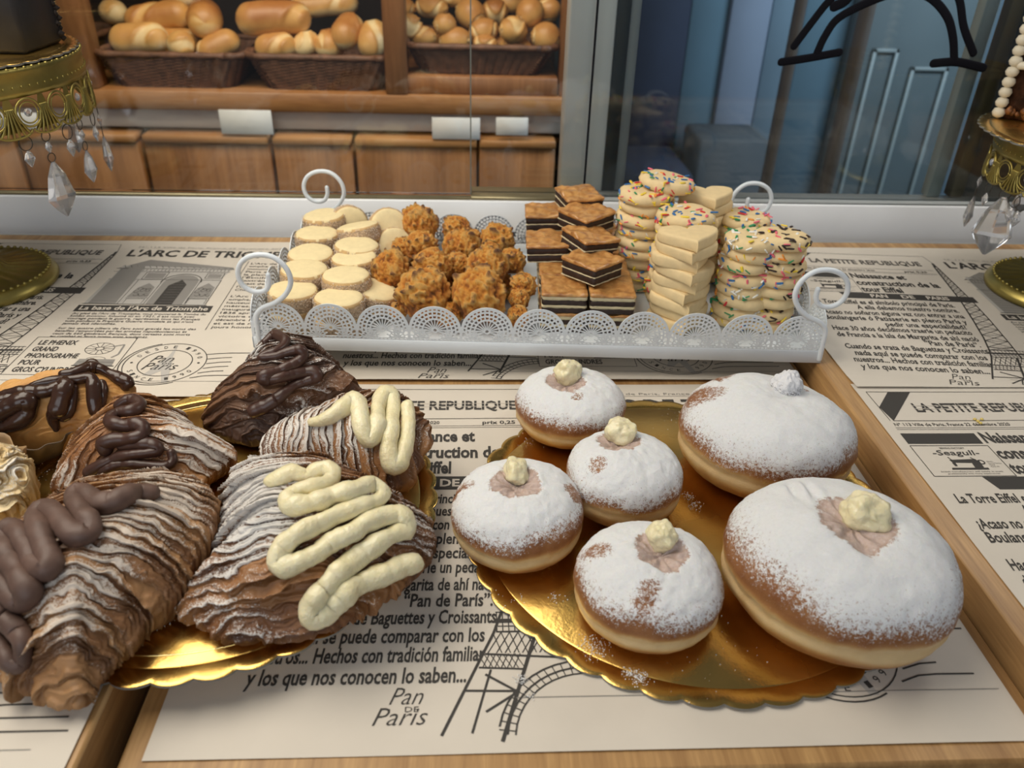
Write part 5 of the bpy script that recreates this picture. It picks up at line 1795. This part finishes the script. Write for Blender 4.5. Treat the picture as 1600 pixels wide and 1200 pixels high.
# ------------------------------------------------------------------ chocolate eclair in a paper case, top left
be = Body([(-45, 652), (0, 622), (35, 610), (65, 600), (97, 591), (130, 584), (165, 584), (190, 590), (207, 602), (208, 614), (190, 632), (160, 652), (125, 668), (90, 676), (40, 684), (0, 690), (-40, 690), (-60, 672)],
          ZL+0.018, ZL+0.040, ZL+0.052, (110, 1400), 0.0075, 0.0024, 55, N=260, K=70, dustlev=0.0, centre=(80, 640), warp=0.2)
t = thing('chocolate_eclair', 'long golden eclair under glossy chocolate in a grey-brown paper case', 'eclair', (0, 0, 0))
be.mb.build('choux_shell', pastry_mat('golden_choux', (0.30, 0.13, 0.035), (0.50, 0.24, 0.065), (0.64, 0.35, 0.11)), t)
drizzle_mesh(be, [([(100, 588, 7), (118, 585, 8), (140, 578, 10), (158, 580, 9), (175, 588, 9), (190, 597, 10), (202, 602, 9), (198, 606, 8)], 9),
                  ([(38, 611, 6), (60, 603, 7), (90, 597, 8), (118, 596, 8), (140, 594, 9), (147, 607, 11), (148, 625, 12), (150, 645, 10)], 8),
                  ([(160, 600, 6), (163, 615, 7), (160, 632, 6), (152, 644, 6)], 6),
                  ([(-10, 628, 9), (15, 619, 10), (45, 616, 10), (72, 616, 10), (95, 606, 9), (103, 606, 13), (98, 625, 14), (92, 645, 13), (84, 655, 9), (88, 672, 5)], 10),
                  ([(116, 608, 6), (115, 628, 7), (108, 648, 7), (100, 656, 6)], 6),
                  ([(-30, 660, 14), (0, 650, 16), (30, 636, 17), (45, 632, 17), (44, 650, 16), (30, 664, 13), (0, 672, 12)], 15),
                  ([(-40, 640, 12), (0, 632, 13), (30, 625, 10), (60, 620, 8)], 10),
                  ([(138, 572, 6), (146, 568, 6), (154, 575, 6)], 6)], 'chocolate_glaze', M_choco, t, 18, 0.0006)
M_case = simple('grey_brown_paper_case', (0.20, 0.165, 0.125), 0.6, var=0.35, scale=35)
M_case2 = simple('brown_waxed_case', (0.34, 0.215, 0.105), 0.5, var=0.25, scale=50)
def paper_case(px0, px1, w0_, w1, h, mat, parent, pleats, name='paper_case', seed=0, base=ZL):
    """fluted case: long axis between two ground pixels"""
    A, B = at(px0[0], px0[1], base), at(px1[0], px1[1], base)
    c = (A+B)/2
    d = (B-A)[:2]
    L = np.linalg.norm(d)/2
    d = d/np.linalg.norm(d)
    nrm = np.array([-d[1], d[0]])
    n = pleats*6
    th = np.linspace(0, 2*PI, n, endpoint=False)
    V, F = [], []
    lv = np.linspace(0, 1, 9)
    for s in lv:
        ex = 0.0035*s
        rip = 0.0016*(0.3+s)*np.sign(np.sin(th*pleats))*np.abs(np.sin(th*pleats))**0.6
        a_ = L*(0.86+0.16*s)+ex+rip
        b_ = w0_+(w1-w0_)*s+rip
        z = base+h*s*(1+0.10*np.sin(3*th+seed)+0.06*np.sin(7*th+2*seed))
        V += [tuple(np.r_[c[:2]+d*a_[i]*math.cos(th[i])+nrm*b_[i]*math.sin(th[i]), z[i]]) for i in range(n)]
    for i in range(len(lv)-1):
        F += [(i*n+j, i*n+(j+1) % n, (i+1)*n+(j+1) % n, (i+1)*n+j) for j in range(n)]
    F.append(tuple(range(n))[::-1])
    m = MB().add(V, F)
    o = m.build(name, mat, parent, auto=35)
    md = o.modifiers.new('thickness', 'SOLIDIFY')
    md.thickness = 0.0003
    return o
paper_case((-90, 728), (140, 679), 0.026, 0.040, 0.021, M_case, t, 19)
settle(t, at(60, 680, ZL))

# ------------------------------------------------------------------ pale puff in a brown case at the left edge
bp = Body([(-60, 715), (-30, 704), (0, 700), (22, 706), (38, 718), (46, 735), (42, 752), (28, 772), (10, 788), (-20, 795), (-60, 790)], ZL+0.020, ZL+0.040, ZL+0.048, (-120, 560), 0.0065, 0.0052, 61, N=240, K=100, warp=0.8, dustlev=0.12, dustf=((5, 755, 25, 1.0), (20, 720, 20, 0.7)), centre=(-10, 745))
t = thing('cream_puff', 'pale torn sugared puff in a brown waxed paper case at the left edge', 'puff', (0, 0, 0))
bp.mb.build('torn_pastry', pastry_mat('pale_torn_pastry', (0.52, 0.36, 0.16), (0.66, 0.50, 0.26), (0.76, 0.62, 0.38)), t)
paper_case((-115, 778), (40, 782), 0.027, 0.034, 0.030, M_case2, t, 11, seed=2)
settle(t, at(-30, 790, ZL))

# ------------------------------------------------------------------ gold cake stands with hanging crystals
M_oldgold = simple('olive_gold_metal', (0.36, 0.29, 0.085), 0.36, metal=0.85, var=0.12, scale=40, bmp=0.15, bdist=0.0006)
def crystal_mat():
    m, nt, b = new_mat('cut_crystal')
    b.inputs['Base Color'].default_value = (0.93, 0.93, 0.95, 1)
    b.inputs['Roughness'].default_value = 0.04
    b.inputs['Transmission Weight'].default_value = 0.85
    b.inputs['IOR'].default_value = 1.5
    b.inputs['Specular IOR Level'].default_value = 0.8
    return m
M_crystal = crystal_mat()
M_wire = simple('dark_wire', (0.07, 0.06, 0.05), 0.35, metal=0.8)
def ring_mesh(c, r, w, axis):
    a = np.linspace(0, 2*PI, 22)
    u = np.array(axis, float)
    v = np.array([0, 0, 1.0])
    return [c+r*(math.cos(t)*u+math.sin(t)*v) for t in a]
def pendant(parent, p, out, drop, size=1.0, big=1.0, short=False):
    """wire ring, octagon bead, wire ring and a faceted drop hanging under p"""
    base = MB()
    if short:
        out = np.array([-0.5, -0.866, 0])
    tang = np.array([-out[1], out[0], 0])
    z = 0.0
    p = np.array(p, float)
    c = p+np.array([0, 0, -0.0055*size])
    base.tube(ring_mesh(c, 0.0055*size, 0.0004, tang), 0.00045, 6, 0, 1, cap=False)
    o = base.build('crystal_pendant', M_wire, parent)
    z = -0.0110*size
    def facet(rx, h0, h1, zc, n=8, thick=0.5):
        m = MB()
        prof = [(0.12, h0), (0.62, h0*0.62), (1.0, 0.0), (0.55, -h1*0.55), (0.08, -h1)]
        V, F = [], []
        for r_, hz in prof:
            for j in range(n):
                a = 2*PI*j/n
                q = tang*(r_*rx*math.cos(a))+out*(r_*rx*thick*math.sin(a))
                V.append(p+q+np.array([0, 0, zc+hz]))
        K = len(prof)
        for i in range(K-1):
            F += [(i*n+j, i*n+(j+1) % n, (i+1)*n+(j+1) % n, (i+1)*n+j) for j in range(n)]
        F += [tuple(range(n))[::-1], tuple((K-1)*n+j for j in range(n))]
        return m.add(V, F)
    if short:
        facet(0.0112*size*big, 0.0230*size*big, 0.0130*size*big, z-0.0215*size*big, 8, 0.45).build('drop', M_crystal, o, smooth=False)
        return o
    facet(0.0048*size, 0.0065*size, 0.0065*size, z-0.0065*size).build('bead', M_crystal, o, smooth=False)
    z -= 0.0130*size
    if drop:
        r2 = MB().tube(ring_mesh(p+np.array([0, 0, z-0.0050*size]), 0.0050*size, 0.0004, tang), 0.00045, 6, 0, 1, cap=False)
        r2.build('wire_ring', M_wire, o)
        z -= 0.0095*size
        facet(0.0112*size*big, 0.0230*size*big, 0.0130*size*big, z-0.0230*size*big, 8, 0.45).build('drop', M_crystal, o, smooth=False)
    return o
def cake_stand(label, cx, cy, rf, rp, zp, hs, n, pend, foot_h=0.013):
    root = thing('cake_stand', label, 'cake stand', (cx, cy, ZB+0.0024), 0, 'gold cake stands with crystals')
    off = Matrix.Translation((-cx, -cy, -ZB-0.0024))
    z0 = ZB+0.0024
    def part(nm, m, mat, **kw):
        o = m.build(nm, mat, root, **kw)
        o.matrix_parent_inverse = off
        return o
    Mt = Matrix.Translation((cx, cy, 0))
    f = MB()
    prof = [(0.2*rf, z0), (rf*0.99, z0), (rf, z0+0.003), (rf*0.985, z0+0.007), (rf*0.93, z0+foot_h*0.82), (rf*0.90, z0+foot_h), (rf*0.86, z0+foot_h*0.97), (rf*0.70, z0+foot_h*1.08), (rf*0.40, z0+foot_h*1.35), (0.020, z0+foot_h*2.1), (0.012, z0+foot_h*3.0)]
    f.lathe(prof, 96, 0, Mt)
    V = np.array(f.v)
    rr = np.hypot(V[:, 0]-cx, V[:, 1]-cy)
    an = np.arctan2(V[:, 1]-cy, V[:, 0]-cx)
    V[:, 2] += 0.0008*np.cos(an*24)*((rr > rf*0.25) & (rr < rf*0.89))
    f.v = [tuple(p) for p in V]
    for k_ in range(60):
        a = 2*PI*k_/60
        f.lathe([(0.0003, -0.0018), (0.0017, -0.0006), (0.0020, 0.0006), (0.0008, 0.0018)], 8, 0, Matrix.Translation((cx+rf*0.905*math.cos(a), cy+rf*0.905*math.sin(a), z0+foot_h)))
    part('foot', f, M_oldgold)
    s = MB().lathe([(0.012, z0+foot_h*2.6), (0.009, z0+0.05), (0.017, z0+0.065), (0.009, z0+0.085), (0.008, zp-0.045), (0.016, zp-0.030), (0.009, zp-0.02), (0.03, zp-0.004)], 32, 0, Mt)
    part('stem', s, M_oldgold)
    part('plate', MB().lathe([(0.01, zp-0.004), (rp*0.98, zp-0.004), (rp, zp-0.002), (rp, zp), (rp*0.97, zp), (rp*0.95, zp-0.0012), (0.01, zp-0.0012)], 96, 0, Mt), M_oldgold)
    # pierced skirt
    k = MB()
    fl = 0.002
    hb = hs*0.42
    ring = [(rp+0.0004, zp+0.0012), (rp+0.0016, zp+0.0002), (rp+0.0006, zp-0.003), (rp+fl*0.25, zp-hb*0.6), (rp+fl*0.30+0.001, zp-hb*0.8), (rp+fl*0.35, zp-hb)]
    k.lathe(ring+[(r_-0.0012, z_) for r_, z_ in ring[::-1]], 120, 0, Mt, close=False)
    def cyl(a, z, e=0.0):
        t = (zp-z)/hs
        r_ = rp+fl*t+e
        return np.array([cx+r_*math.cos(a), cy+r_*math.sin(a), z])
    for j in range(n*4):
        a = 2*PI*j/(n*4)
        p = cyl(a, zp-hb*0.62, 0.001)
        k.lathe([(0.0002, -0.001), (0.0009, 0), (0.0002, 0.001)], 6, 0, Matrix.Translation(p))
        p = cyl(a, zp+0.0006, 0.0002)
        k.lathe([(0.0006, -0.001), (0.0022, 0), (0.0010, 0.0012)], 6, 0, Matrix.Translation(p))
    da = 2*PI/n
    for j in range(n):
        a = da*j
        zc = zp-hb-hs*0.24
        for (ew, eh, rad) in ((0.36, hs*0.22, 0.0011), (0.26, hs*0.165, 0.0007)):
            pts = [cyl(a+da*ew*math.cos(t), zc+eh*math.sin(t), 0.0004) for t in np.linspace(0, 2*PI, 26)]
            k.tube(pts, rad, 6, 0, 1, cap=False)
        # web between the loops
        b2 = a+da/2
        for q in np.linspace(-0.34, 0.34, 6):
            pts = [cyl(b2+da*q*0.30, zp-hb-hs*0.16, 0), cyl(b2+da*q*0.75, zp-hb-hs*0.42, 0.0005), cyl(b2+da*q*1.1, zp-hs*(1.0-0.35*q*q), 0)]
            k.tube(catmull(pts, 10, closed=False), 0.0011, 6)
        V, F = [], []
        # solid ground of the web
        rows = [(0.08, 0.0), (0.16, 0.16), (0.15, 0.34), (0.34, 0.46), (0.42, 0.52)]
        pl, pr = [], []
        for w_, t_ in rows:
            z_ = zp-hb-hs*t_
            pl.append(cyl(b2-da*w_, z_, -0.0005))
            pr.append(cyl(b2+da*w_, z_, -0.0005))
        V = pl+pr
        m_ = len(pl)
        F = [(i, i+1, m_+i+1, m_+i) for i in range(m_-1)]
        k.add(V, F)
        pts = [cyl(b2+da*0.46*math.cos(t), zp-hs*0.93+hs*0.10*math.sin(t), 0) for t in np.linspace(PI, 2*PI, 14)]
        k.tube(pts, 0.0010, 6)
    part('pierced_skirt', k, M_oldgold, normals=False)
    for j in range(0, n, 2):
        a = da*j
        p = cyl(a, zp-hb-hs*0.24, 0)
        m = MB().lathe([(0.0005, 0.0022), (0.0030, 0.0008), (0.0036, -0.0002), (0.0036, -0.0010)], 10, 0, Matrix.Translation(p) @ Matrix.Rotation(a, 4, 'Z') @ Matrix.Rotation(PI/2, 4, 'Y'))
        part('rhinestone', m, M_crystal, smooth=False)
    for ang, drop, size, *more in pend:
        a = math.radians(ang)
        o = pendant(root, cyl(a, zp-hs*1.0, 0), np.array([math.cos(a), math.sin(a), 0]), drop, size, *more)
        o.matrix_parent_inverse = off
    return root

LX, LY, RX, RY = -0.511, 0.780, 0.6470, 0.774
cake_stand('gold cake stand with crystal drops at the upper left, a dark cake on it', LX, LY, 0.075, 0.1455, 0.2475, 0.052, 28,
           [(-78, False, 1.15), (-60, True, 1.0), (-50, False, 1.3), (-22, True, 0.80, 1.75), (-30, False, 1.1), (-12, False, 1.2), (-4, True, 0.85), (8, False, 1.2), (24, True, 1.0), (60, True, 1.0), (100, True, 1.0), (150, True, 1.0), (200, True, 1.0), (240, True, 1.0)])
cake_stand('gold cake stand with crystal drops at the upper right, under chocolate cake', RX, RY, 0.075, 0.1090, 0.1890, 0.046, 22,
           [(172, False, 1.1), (187, True, 0.9, 1.9, True), (194, False, 1.2), (198, False, 1.3), (210, False, 1.2), (224, False, 1.2), (240, True, 1.0), (140, True, 1.0), (90, True, 1.0), (40, True, 1.0), (0, True, 1.0), (300, True, 1.0)])
cake_board('thin scalloped gold cake board under the dark cake on the left stand', LX, LY, 0.2497, 0.1440, 52, 0.0, 0.0022)
cake_board('thin scalloped gold cake board under the chocolate cake on the right stand', RX, RY, 0.1912, 0.1290, 48, 0.0, 0.0022)

# cakes
M_darkcake = simple('dark_chocolate_coating', (0.016, 0.017, 0.022), 0.5, var=0.3, scale=40, bmp=0.3, bdist=0.001)
M_crumb = simple('dark_crumb', (0.020, 0.013, 0.010), 0.8, var=0.5, scale=300, bmp=0.9, bdist=0.002)
M_choccake = simple('chocolate_cake_crumb', (0.050, 0.020, 0.010), 0.35, var=0.6, scale=120, bmp=0.8, bdist=0.0025)
M_piping = simple('ivory_piping', (0.74, 0.66, 0.50), 0.5, var=0.05)
t = thing('dark_cake', 'dark coated cake on the left cake stand, cut off by the picture edge', 'cake', (LX-0.03, LY, 0.2521))
zc = 0.2521
m = MB()
cq = at(43, 86, zc)
xe = float(cq[0])
m.box((LX-0.095, cq[1], zc), (xe, LY+0.055, zc+0.115), 0, 0.004)
o = m.build('coated_side', M_darkcake, t)
o.matrix_parent_inverse = Matrix.Translation((-(LX-0.03), -LY, -zc))
m = MB()
for k_ in range(26):
    z = zc+0.004+k_*0.0043
    m.lathe([(0.0006, -0.003), (0.0035+0.0012*math.sin(k_*2.3), 0), (0.0008, 0.003)], 7, 0, Matrix.Translation((xe+0.0005*math.sin(k_*1.7), LY+0.050+0.002*math.cos(k_*3.1), z)))
o = m.build('crumb_edge', M_crumb, t)
o.matrix_parent_inverse = Matrix.Translation((-(LX-0.03), -LY, -zc))
t = thing('chocolate_cake', 'chocolate cake with a beaded ivory piping edge on the right cake stand', 'cake', (RX+0.01, RY, 0.1936))
zc = 0.1936
off = Matrix.Translation((-(RX+0.01), -RY, -zc))
c0 = at(1558, 184, zc)[:2]
a1, a2 = c0+np.array([0.085, -0.060]), c0+np.array([0.085, 0.055])
m = MB().prism([tuple(c0), tuple(a1), tuple(a2)], zc, zc+0.115, 0, 0.003)
V = np.array(m.v)
m.v = [tuple(p) for p in V]
bmk = m.build('cake_wedge', M_choccake, t)
bmk.matrix_parent_inverse = off
m = MB()
for k_ in range(11):
    z = zc+0.006+k_*0.0102
    m.lathe([(0.001, -0.0058), (0.0052, -0.0036), (0.0066, 0.0), (0.0052, 0.0036), (0.001, 0.0058)], 14, 0, Matrix.Translation((c0[0]-0.001, c0[1]-0.001, z)))
o = m.build('piping', M_piping, t)
o.matrix_parent_inverse = off
m = MB()
rg = np.random.default_rng(3)
for k_ in range(40):
    s_ = rg.uniform(0.002, 0.006)
    f_ = rg.uniform(0, 1)
    p = c0+(a1-c0)*f_*0.9+rg.normal(size=2)*0.002
    m.lathe([(s_*0.3, -s_), (s_, 0), (s_*0.3, s_)], 7, 0, Matrix.Translation((p[0]-0.001, p[1]-0.003, zc+0.003+abs(rg.normal())*0.006+s_*0.4)))
o = m.build('chocolate_crumbs', simple('caramel_crumbs', (0.20, 0.075, 0.022), 0.5, var=0.6, scale=200), t)
o.matrix_parent_inverse = off
m = MB().tube([np.r_[c0+(a1-c0)*f_, zc+0.052] + np.array([-0.002, -0.003, 0.002*math.sin(f_*20)]) for f_ in np.linspace(0.05, 1, 20)], 0.004, 8)
o = m.build('cream_filling', M_piping, t)
o.matrix_parent_inverse = off

# ------------------------------------------------------------------ bread baskets
M_wicker = simple('brown_wicker', (0.150, 0.066, 0.034), 0.6, var=0.35, scale=60)
def basket(label, p0, p1, ytop, zb, y0=1.615, depth_=0.24, inset=0.028):
    xa, xb = float(aty(p0, ytop, y0)[0]), float(aty(p1, ytop, y0)[0])
    zt = float(aty((p0+p1)/2, ytop, y0)[2])
    cx, cy = (xa+xb)/2, y0+depth_/2
    W_, D_ = (xb-xa)/2, depth_/2
    root = thing('bread_basket', label, 'basket', (cx, cy, zb), 0, 'wicker bread baskets on the shelf')
    def outline(w, d, r, n=180):
        P = []
        for sx, sy, a0 in ((1, -1, -90), (1, 1, 0), (-1, 1, 90), (-1, -1, 180)):
            for t_ in np.linspace(a0, a0+90, 6):
                P.append((sx*(w-r)+r*math.cos(math.radians(t_)), sy*(d-r)+r*math.sin(math.radians(t_))))
        L = catmull(np.array(P), n)
        return L
    n = 180
    rows = 22
    H = zt-zb
    V, F = [], []
    for i in range(rows):
        s = i/(rows-1)
        O = outline(W_-inset*(1-s), D_-inset*0.6*(1-s), 0.03, n)
        nr = O/np.linalg.norm(O, axis=1)[:, None]
        am = 0.0034*np.sin(np.arange(n)*2*PI/6+PI*(i % 2))
        O = O+nr*am[:, None]
        V += [(x, y, H*s) for x, y in O]
    for i in range(rows-1):
        F += [(i*n+j, i*n+(j+1) % n, (i+1)*n+(j+1) % n, (i+1)*n+j) for j in range(n)]
    F.append(tuple(range(n))[::-1])
    o = MB().add(V, F).build('woven_side', M_wicker, root)
    md = o.modifiers.new('thickness', 'SOLIDIFY')
    md.thickness = 0.004
    md.offset = -1
    O = outline(W_+0.002, D_+0.002, 0.03, 90)
    pts = [(x, y, H) for x, y in O]+[(O[0][0], O[0][1], H)]
    rad = [0.0062+0.0008*math.sin(i*1.4) for i in range(len(pts))]
    MB().tube(pts, rad, 8, 0, 1, cap=False).build('rim', M_wicker, root)
    return root
basket('wide brown wicker basket of long rolls on the shelf, left one', 146, 374, 86, 0.0525)
basket('wide brown wicker basket of long rolls on the shelf, middle one', 386, 610, 90, 0.0525)
basket('wicker basket of small rolls on the raised riser at right', 634, 868, 74, 0.0865)
basket('wicker basket at the far left, partly behind the cake stand', -140, 112, 66, 0.0525)

def bread_mat(name, pale, mid, dark):
    m, nt, b = new_mat(name)
    bk = attr(nt, 'bake')
    n = noise_node(nt, 28, 4, 0.6)
    f = math_(nt, 'ADD', bk, math_(nt, 'MULTIPLY', math_(nt, 'SUBTRACT', n.outputs['Fac'], 0.5), 0.45))
    r = ramp(nt, f, [(0.05, pale), (0.45, mid), (0.95, dark)])
    nt.links.new(r.outputs[0], b.inputs['Base Color'])
    b.inputs['Roughness'].default_value = 0.42
    bump(nt, b, n.outputs['Fac'], 0.25, 0.003)
    return m
M_bread = bread_mat('golden_bread_crust', (0.80, 0.60, 0.32), (0.66, 0.36, 0.115), (0.38, 0.145, 0.036))
def long_roll(label, a, ya, b_, yb, w, seed, grp, bake=0.5):
    """long roll between two pixel points, each with its distance; w = width in pixels"""
    A, B = aty(a[0], a[1], ya), aty(b_[0], b_[1], yb)
    L = np.linalg.norm(B-A)
    r = w/2*depth((A+B)/2)/FPX
    K, n = 46, 36
    t = np.linspace(0, 1, K)
    e = np.minimum(t, 1-t)*L/r
    prof = r*np.sqrt(np.clip(1-(1-np.clip(e/1.15, 0, 1))**2.2, 0.004, 1))
    d = (B-A)/L
    up = np.array([0, -0.35, 1.0])
    nx = np.cross(d, up)
    nx /= np.linalg.norm(nx)
    ny = np.cross(nx, d)
    if ny[2] < 0:
        ny = -ny
    ang = np.linspace(0, 2*PI, n, endpoint=False)
    T_, An = np.meshgrid(t, ang, indexing='ij')
    R = prof[:, None]*np.ones(n)
    # opened scores across the top
    sc = np.cos(T_*L/r*0.80*PI/2+1.5*np.cos(An)+seed*1.9)
    topm = sstep(-0.2, 0.6, np.sin(An))
    R = R*(1-0.07*topm*sstep(0.78, 0.98, sc)+0.05*topm*sstep(0.45, 0.7, sc)*(1-sstep(0.74, 0.9, sc)))
    Cc = A+(B-A)*t[:, None]+ny*(0.10*r*np.sin(t*PI))[:, None]
    V = Cc[:, None, :]+R[..., None]*(np.cos(An)[..., None]*nx+np.sin(An)[..., None]*ny)
    V = V.reshape(-1, 3)
    V += 0.0012*fbm(V, 35, 2, seed)[:, None]*np.ones(3)
    F = [(i*n+j, i*n+(j+1) % n, (i+1)*n+(j+1) % n, (i+1)*n+j) for i in range(K-1) for j in range(n)]
    F += [tuple(range(n))[::-1], tuple((K-1)*n+j for j in range(n))]
    m = MB().add(V-A, F)
    m.attr = {'bake': (bake+0.30*topm-0.50*topm*sstep(0.80, 0.98, sc)-0.30*sstep(0.2, -0.8, np.sin(An))-0.25*sstep(1.2, 0.1, e)[:, None]).ravel()}
    o = m.build('bread_roll', M_bread)
    o.location = tuple(A)
    return tag(o, label, 'bread roll', grp)
G1, G2, G3 = 'long rolls in the left basket', 'long rolls in the middle basket', 'small rolls in the right basket'
long_roll('long smooth roll lying along the front of the left basket', (172, 63), 1.71, (264, 60), 1.71, 45, 1, G1, 0.30)
long_roll('stubby roll right of the long smooth one in the left basket', (262, 58), 1.67, (302, 84), 1.675, 42, 2, G1, 0.42)
long_roll('roll slanting up to the right at the right end of the left basket', (310, 88), 1.675, (374, 58), 1.70, 38, 3, G1, 0.45)
long_roll('dark round-ended roll pointing forward, standing high in the left basket', (320, 36), 1.675, (322, 26), 1.84, 53, 4, G1, 0.75)
long_roll('long roll lying behind the others in the left basket', (196, 36), 1.76, (300, 20), 1.76, 42, 5, G1, 0.55)
long_roll('pale roll end showing at the top rear of the left basket', (262, 0), 1.80, (305, -6), 1.82, 34, 6, G1, 0.1)
long_roll('pale floury roll at the top left rear of the left basket', (155, 18), 1.80, (200, 22), 1.80, 36, 61, G1, 0.1)
long_roll('large broad roll lying at the top left of the middle basket', (368, 32), 1.68, (486, 28), 1.72, 50, 7, G2, 0.62)
long_roll('roll with a pale torn end at the front left of the middle basket', (398, 76), 1.675, (464, 70), 1.68, 38, 8, G2, 0.42)
long_roll('short pale roll beside the torn one in the middle basket', (466, 78), 1.668, (492, 62), 1.72, 36, 9, G2, 0.15)
long_roll('brown stubby roll in the centre front of the middle basket', (504, 76), 1.668, (528, 66), 1.74, 44, 10, G2, 0.60)
long_roll('roll standing on end with a pale tip in the middle basket', (530, 68), 1.665, (556, 32), 1.74, 44, 11, G2, 0.62)
long_roll('tall roll leaning at the right end of the middle basket', (576, 88), 1.668, (592, 36), 1.72, 46, 12, G2, 0.35)
long_roll('long pale roll across the top rear of the middle basket', (452, 14), 1.79, (560, 4), 1.80, 34, 13, G2, 0.28)
long_roll('roll of the bottom layer at the left of the middle basket', (415, 70), 1.735, (475, 70), 1.735, 40, 62, G2, 0.4)
long_roll('roll of the bottom layer in the left basket', (205, 68), 1.735, (315, 68), 1.735, 40, 63, G1, 0.4)
long_roll('large tan roll in the far left basket behind the cake stand', (20, 52), 1.70, (118, 50), 1.72, 44, 14, 'rolls at the far left', 0.40)
long_roll('dim roll on the far left basket, upper row', (40, 14), 1.78, (100, 18), 1.78, 40, 15, 'rolls at the far left', 0.25)
def small_roll(label, px, py, w, h, Y, rot, seed, bake=0.45):
    P = aty(px, py, Y)
    s = depth(P)/FPX
    n, K = 56, 36
    th = np.linspace(0.03, PI-0.03, K)
    ph = np.linspace(0, 2*PI, n, endpoint=False)
    A, B = np.meshgrid(th, ph, indexing='ij')
    # poles along the roll's own axis; a rolled seam winds round it
    seam = np.cos(B-3.2*np.log(np.maximum(np.sin(A), 0.05))*1.6+seed)
    r = 1-0.10*sstep(0.72, 1.0, seam)+0.05*sstep(0.35, 0.72, seam)*(1-sstep(0.72, 0.95, seam))
    D = np.stack([np.cos(A)*1.0, np.sin(A)*np.cos(B), np.sin(A)*np.sin(B)], -1)*r[..., None]
    V = D.reshape(-1, 3)*np.array([w/2*s, min(w, h)/2*s, h/2*s])
    F = [(i*n+j, i*n+(j+1) % n, (i+1)*n+(j+1) % n, (i+1)*n+j) for i in range(K-1) for j in range(n)]
    F += [tuple(range(n))[::-1], tuple((K-1)*n+j for j in range(n))]
    m = MB().add(V, F)
    m.attr = {'bake': (bake+0.35*sstep(-0.1, 0.7, np.sin(A)*np.sin(B))-0.55*sstep(0.75, 0.95, seam)).ravel()}
    o = m.build('bread_roll', M_bread)
    o.location = tuple(P)
    o.rotation_euler = (0, math.radians(rot), math.radians(seed*40 % 70-35))
    return tag(o, label, 'bread roll', G3)
small = [(625, 11, 46, 28, 1.74, 5, 'top left corner of the heap'), (674, 11, 52, 30, 1.74, 0, 'top row, second from the left'), (640, 41, 40, 34, 1.69, 20, 'left side, middle row'),
         (661, 58, 42, 28, 1.69, -8, 'front left at the basket rim'), (695, 38, 34, 30, 1.69, 0, 'middle row, with a round swirl end'), (711, 63, 48, 36, 1.69, -5, 'front row, second from the left'),
         (735, 21, 46, 40, 1.75, 25, 'centre top, tall'), (756, 47, 44, 32, 1.71, -10, 'just right of the glass edge'), (759, 69, 40, 26, 1.69, 5, 'front row, behind the glass edge'),
         (802, 47, 42, 36, 1.67, 10, 'right of centre with a button swirl'), (806, 73, 50, 26, 1.69, 4, 'front row, third from the left'), (828, 20, 42, 38, 1.70, -30, 'upper right with a round end'),
         (853, 58, 44, 40, 1.675, 12, 'front right corner'), (855, 17, 34, 42, 1.74, 70, 'upper right corner, standing'), (773, 18, 40, 34, 1.78, 0, 'rear centre, darker'), (706, -4, 44, 26, 1.78, 0, 'top rear, cut by the picture edge'), (800, 4, 40, 28, 1.80, 0, 'rear right, under the upper edge')]
for i, (px, py, w, h, Y, rot, where) in enumerate(small):
    small_roll('small golden roll in the right basket, '+where, px, py, w*1.06, h*1.1, Y, rot, i+1, 0.62 if 'darker' in where else 0.42)
for i, (px, py, w, h, Y, nm) in enumerate(((700, 70, 60, 34, 1.73, 'left'), (790, 74, 60, 34, 1.73, 'right'))):
    small_roll('small roll of the bottom layer in the right basket, '+nm+' one', px, py, w, h, Y, 0, 30+i)
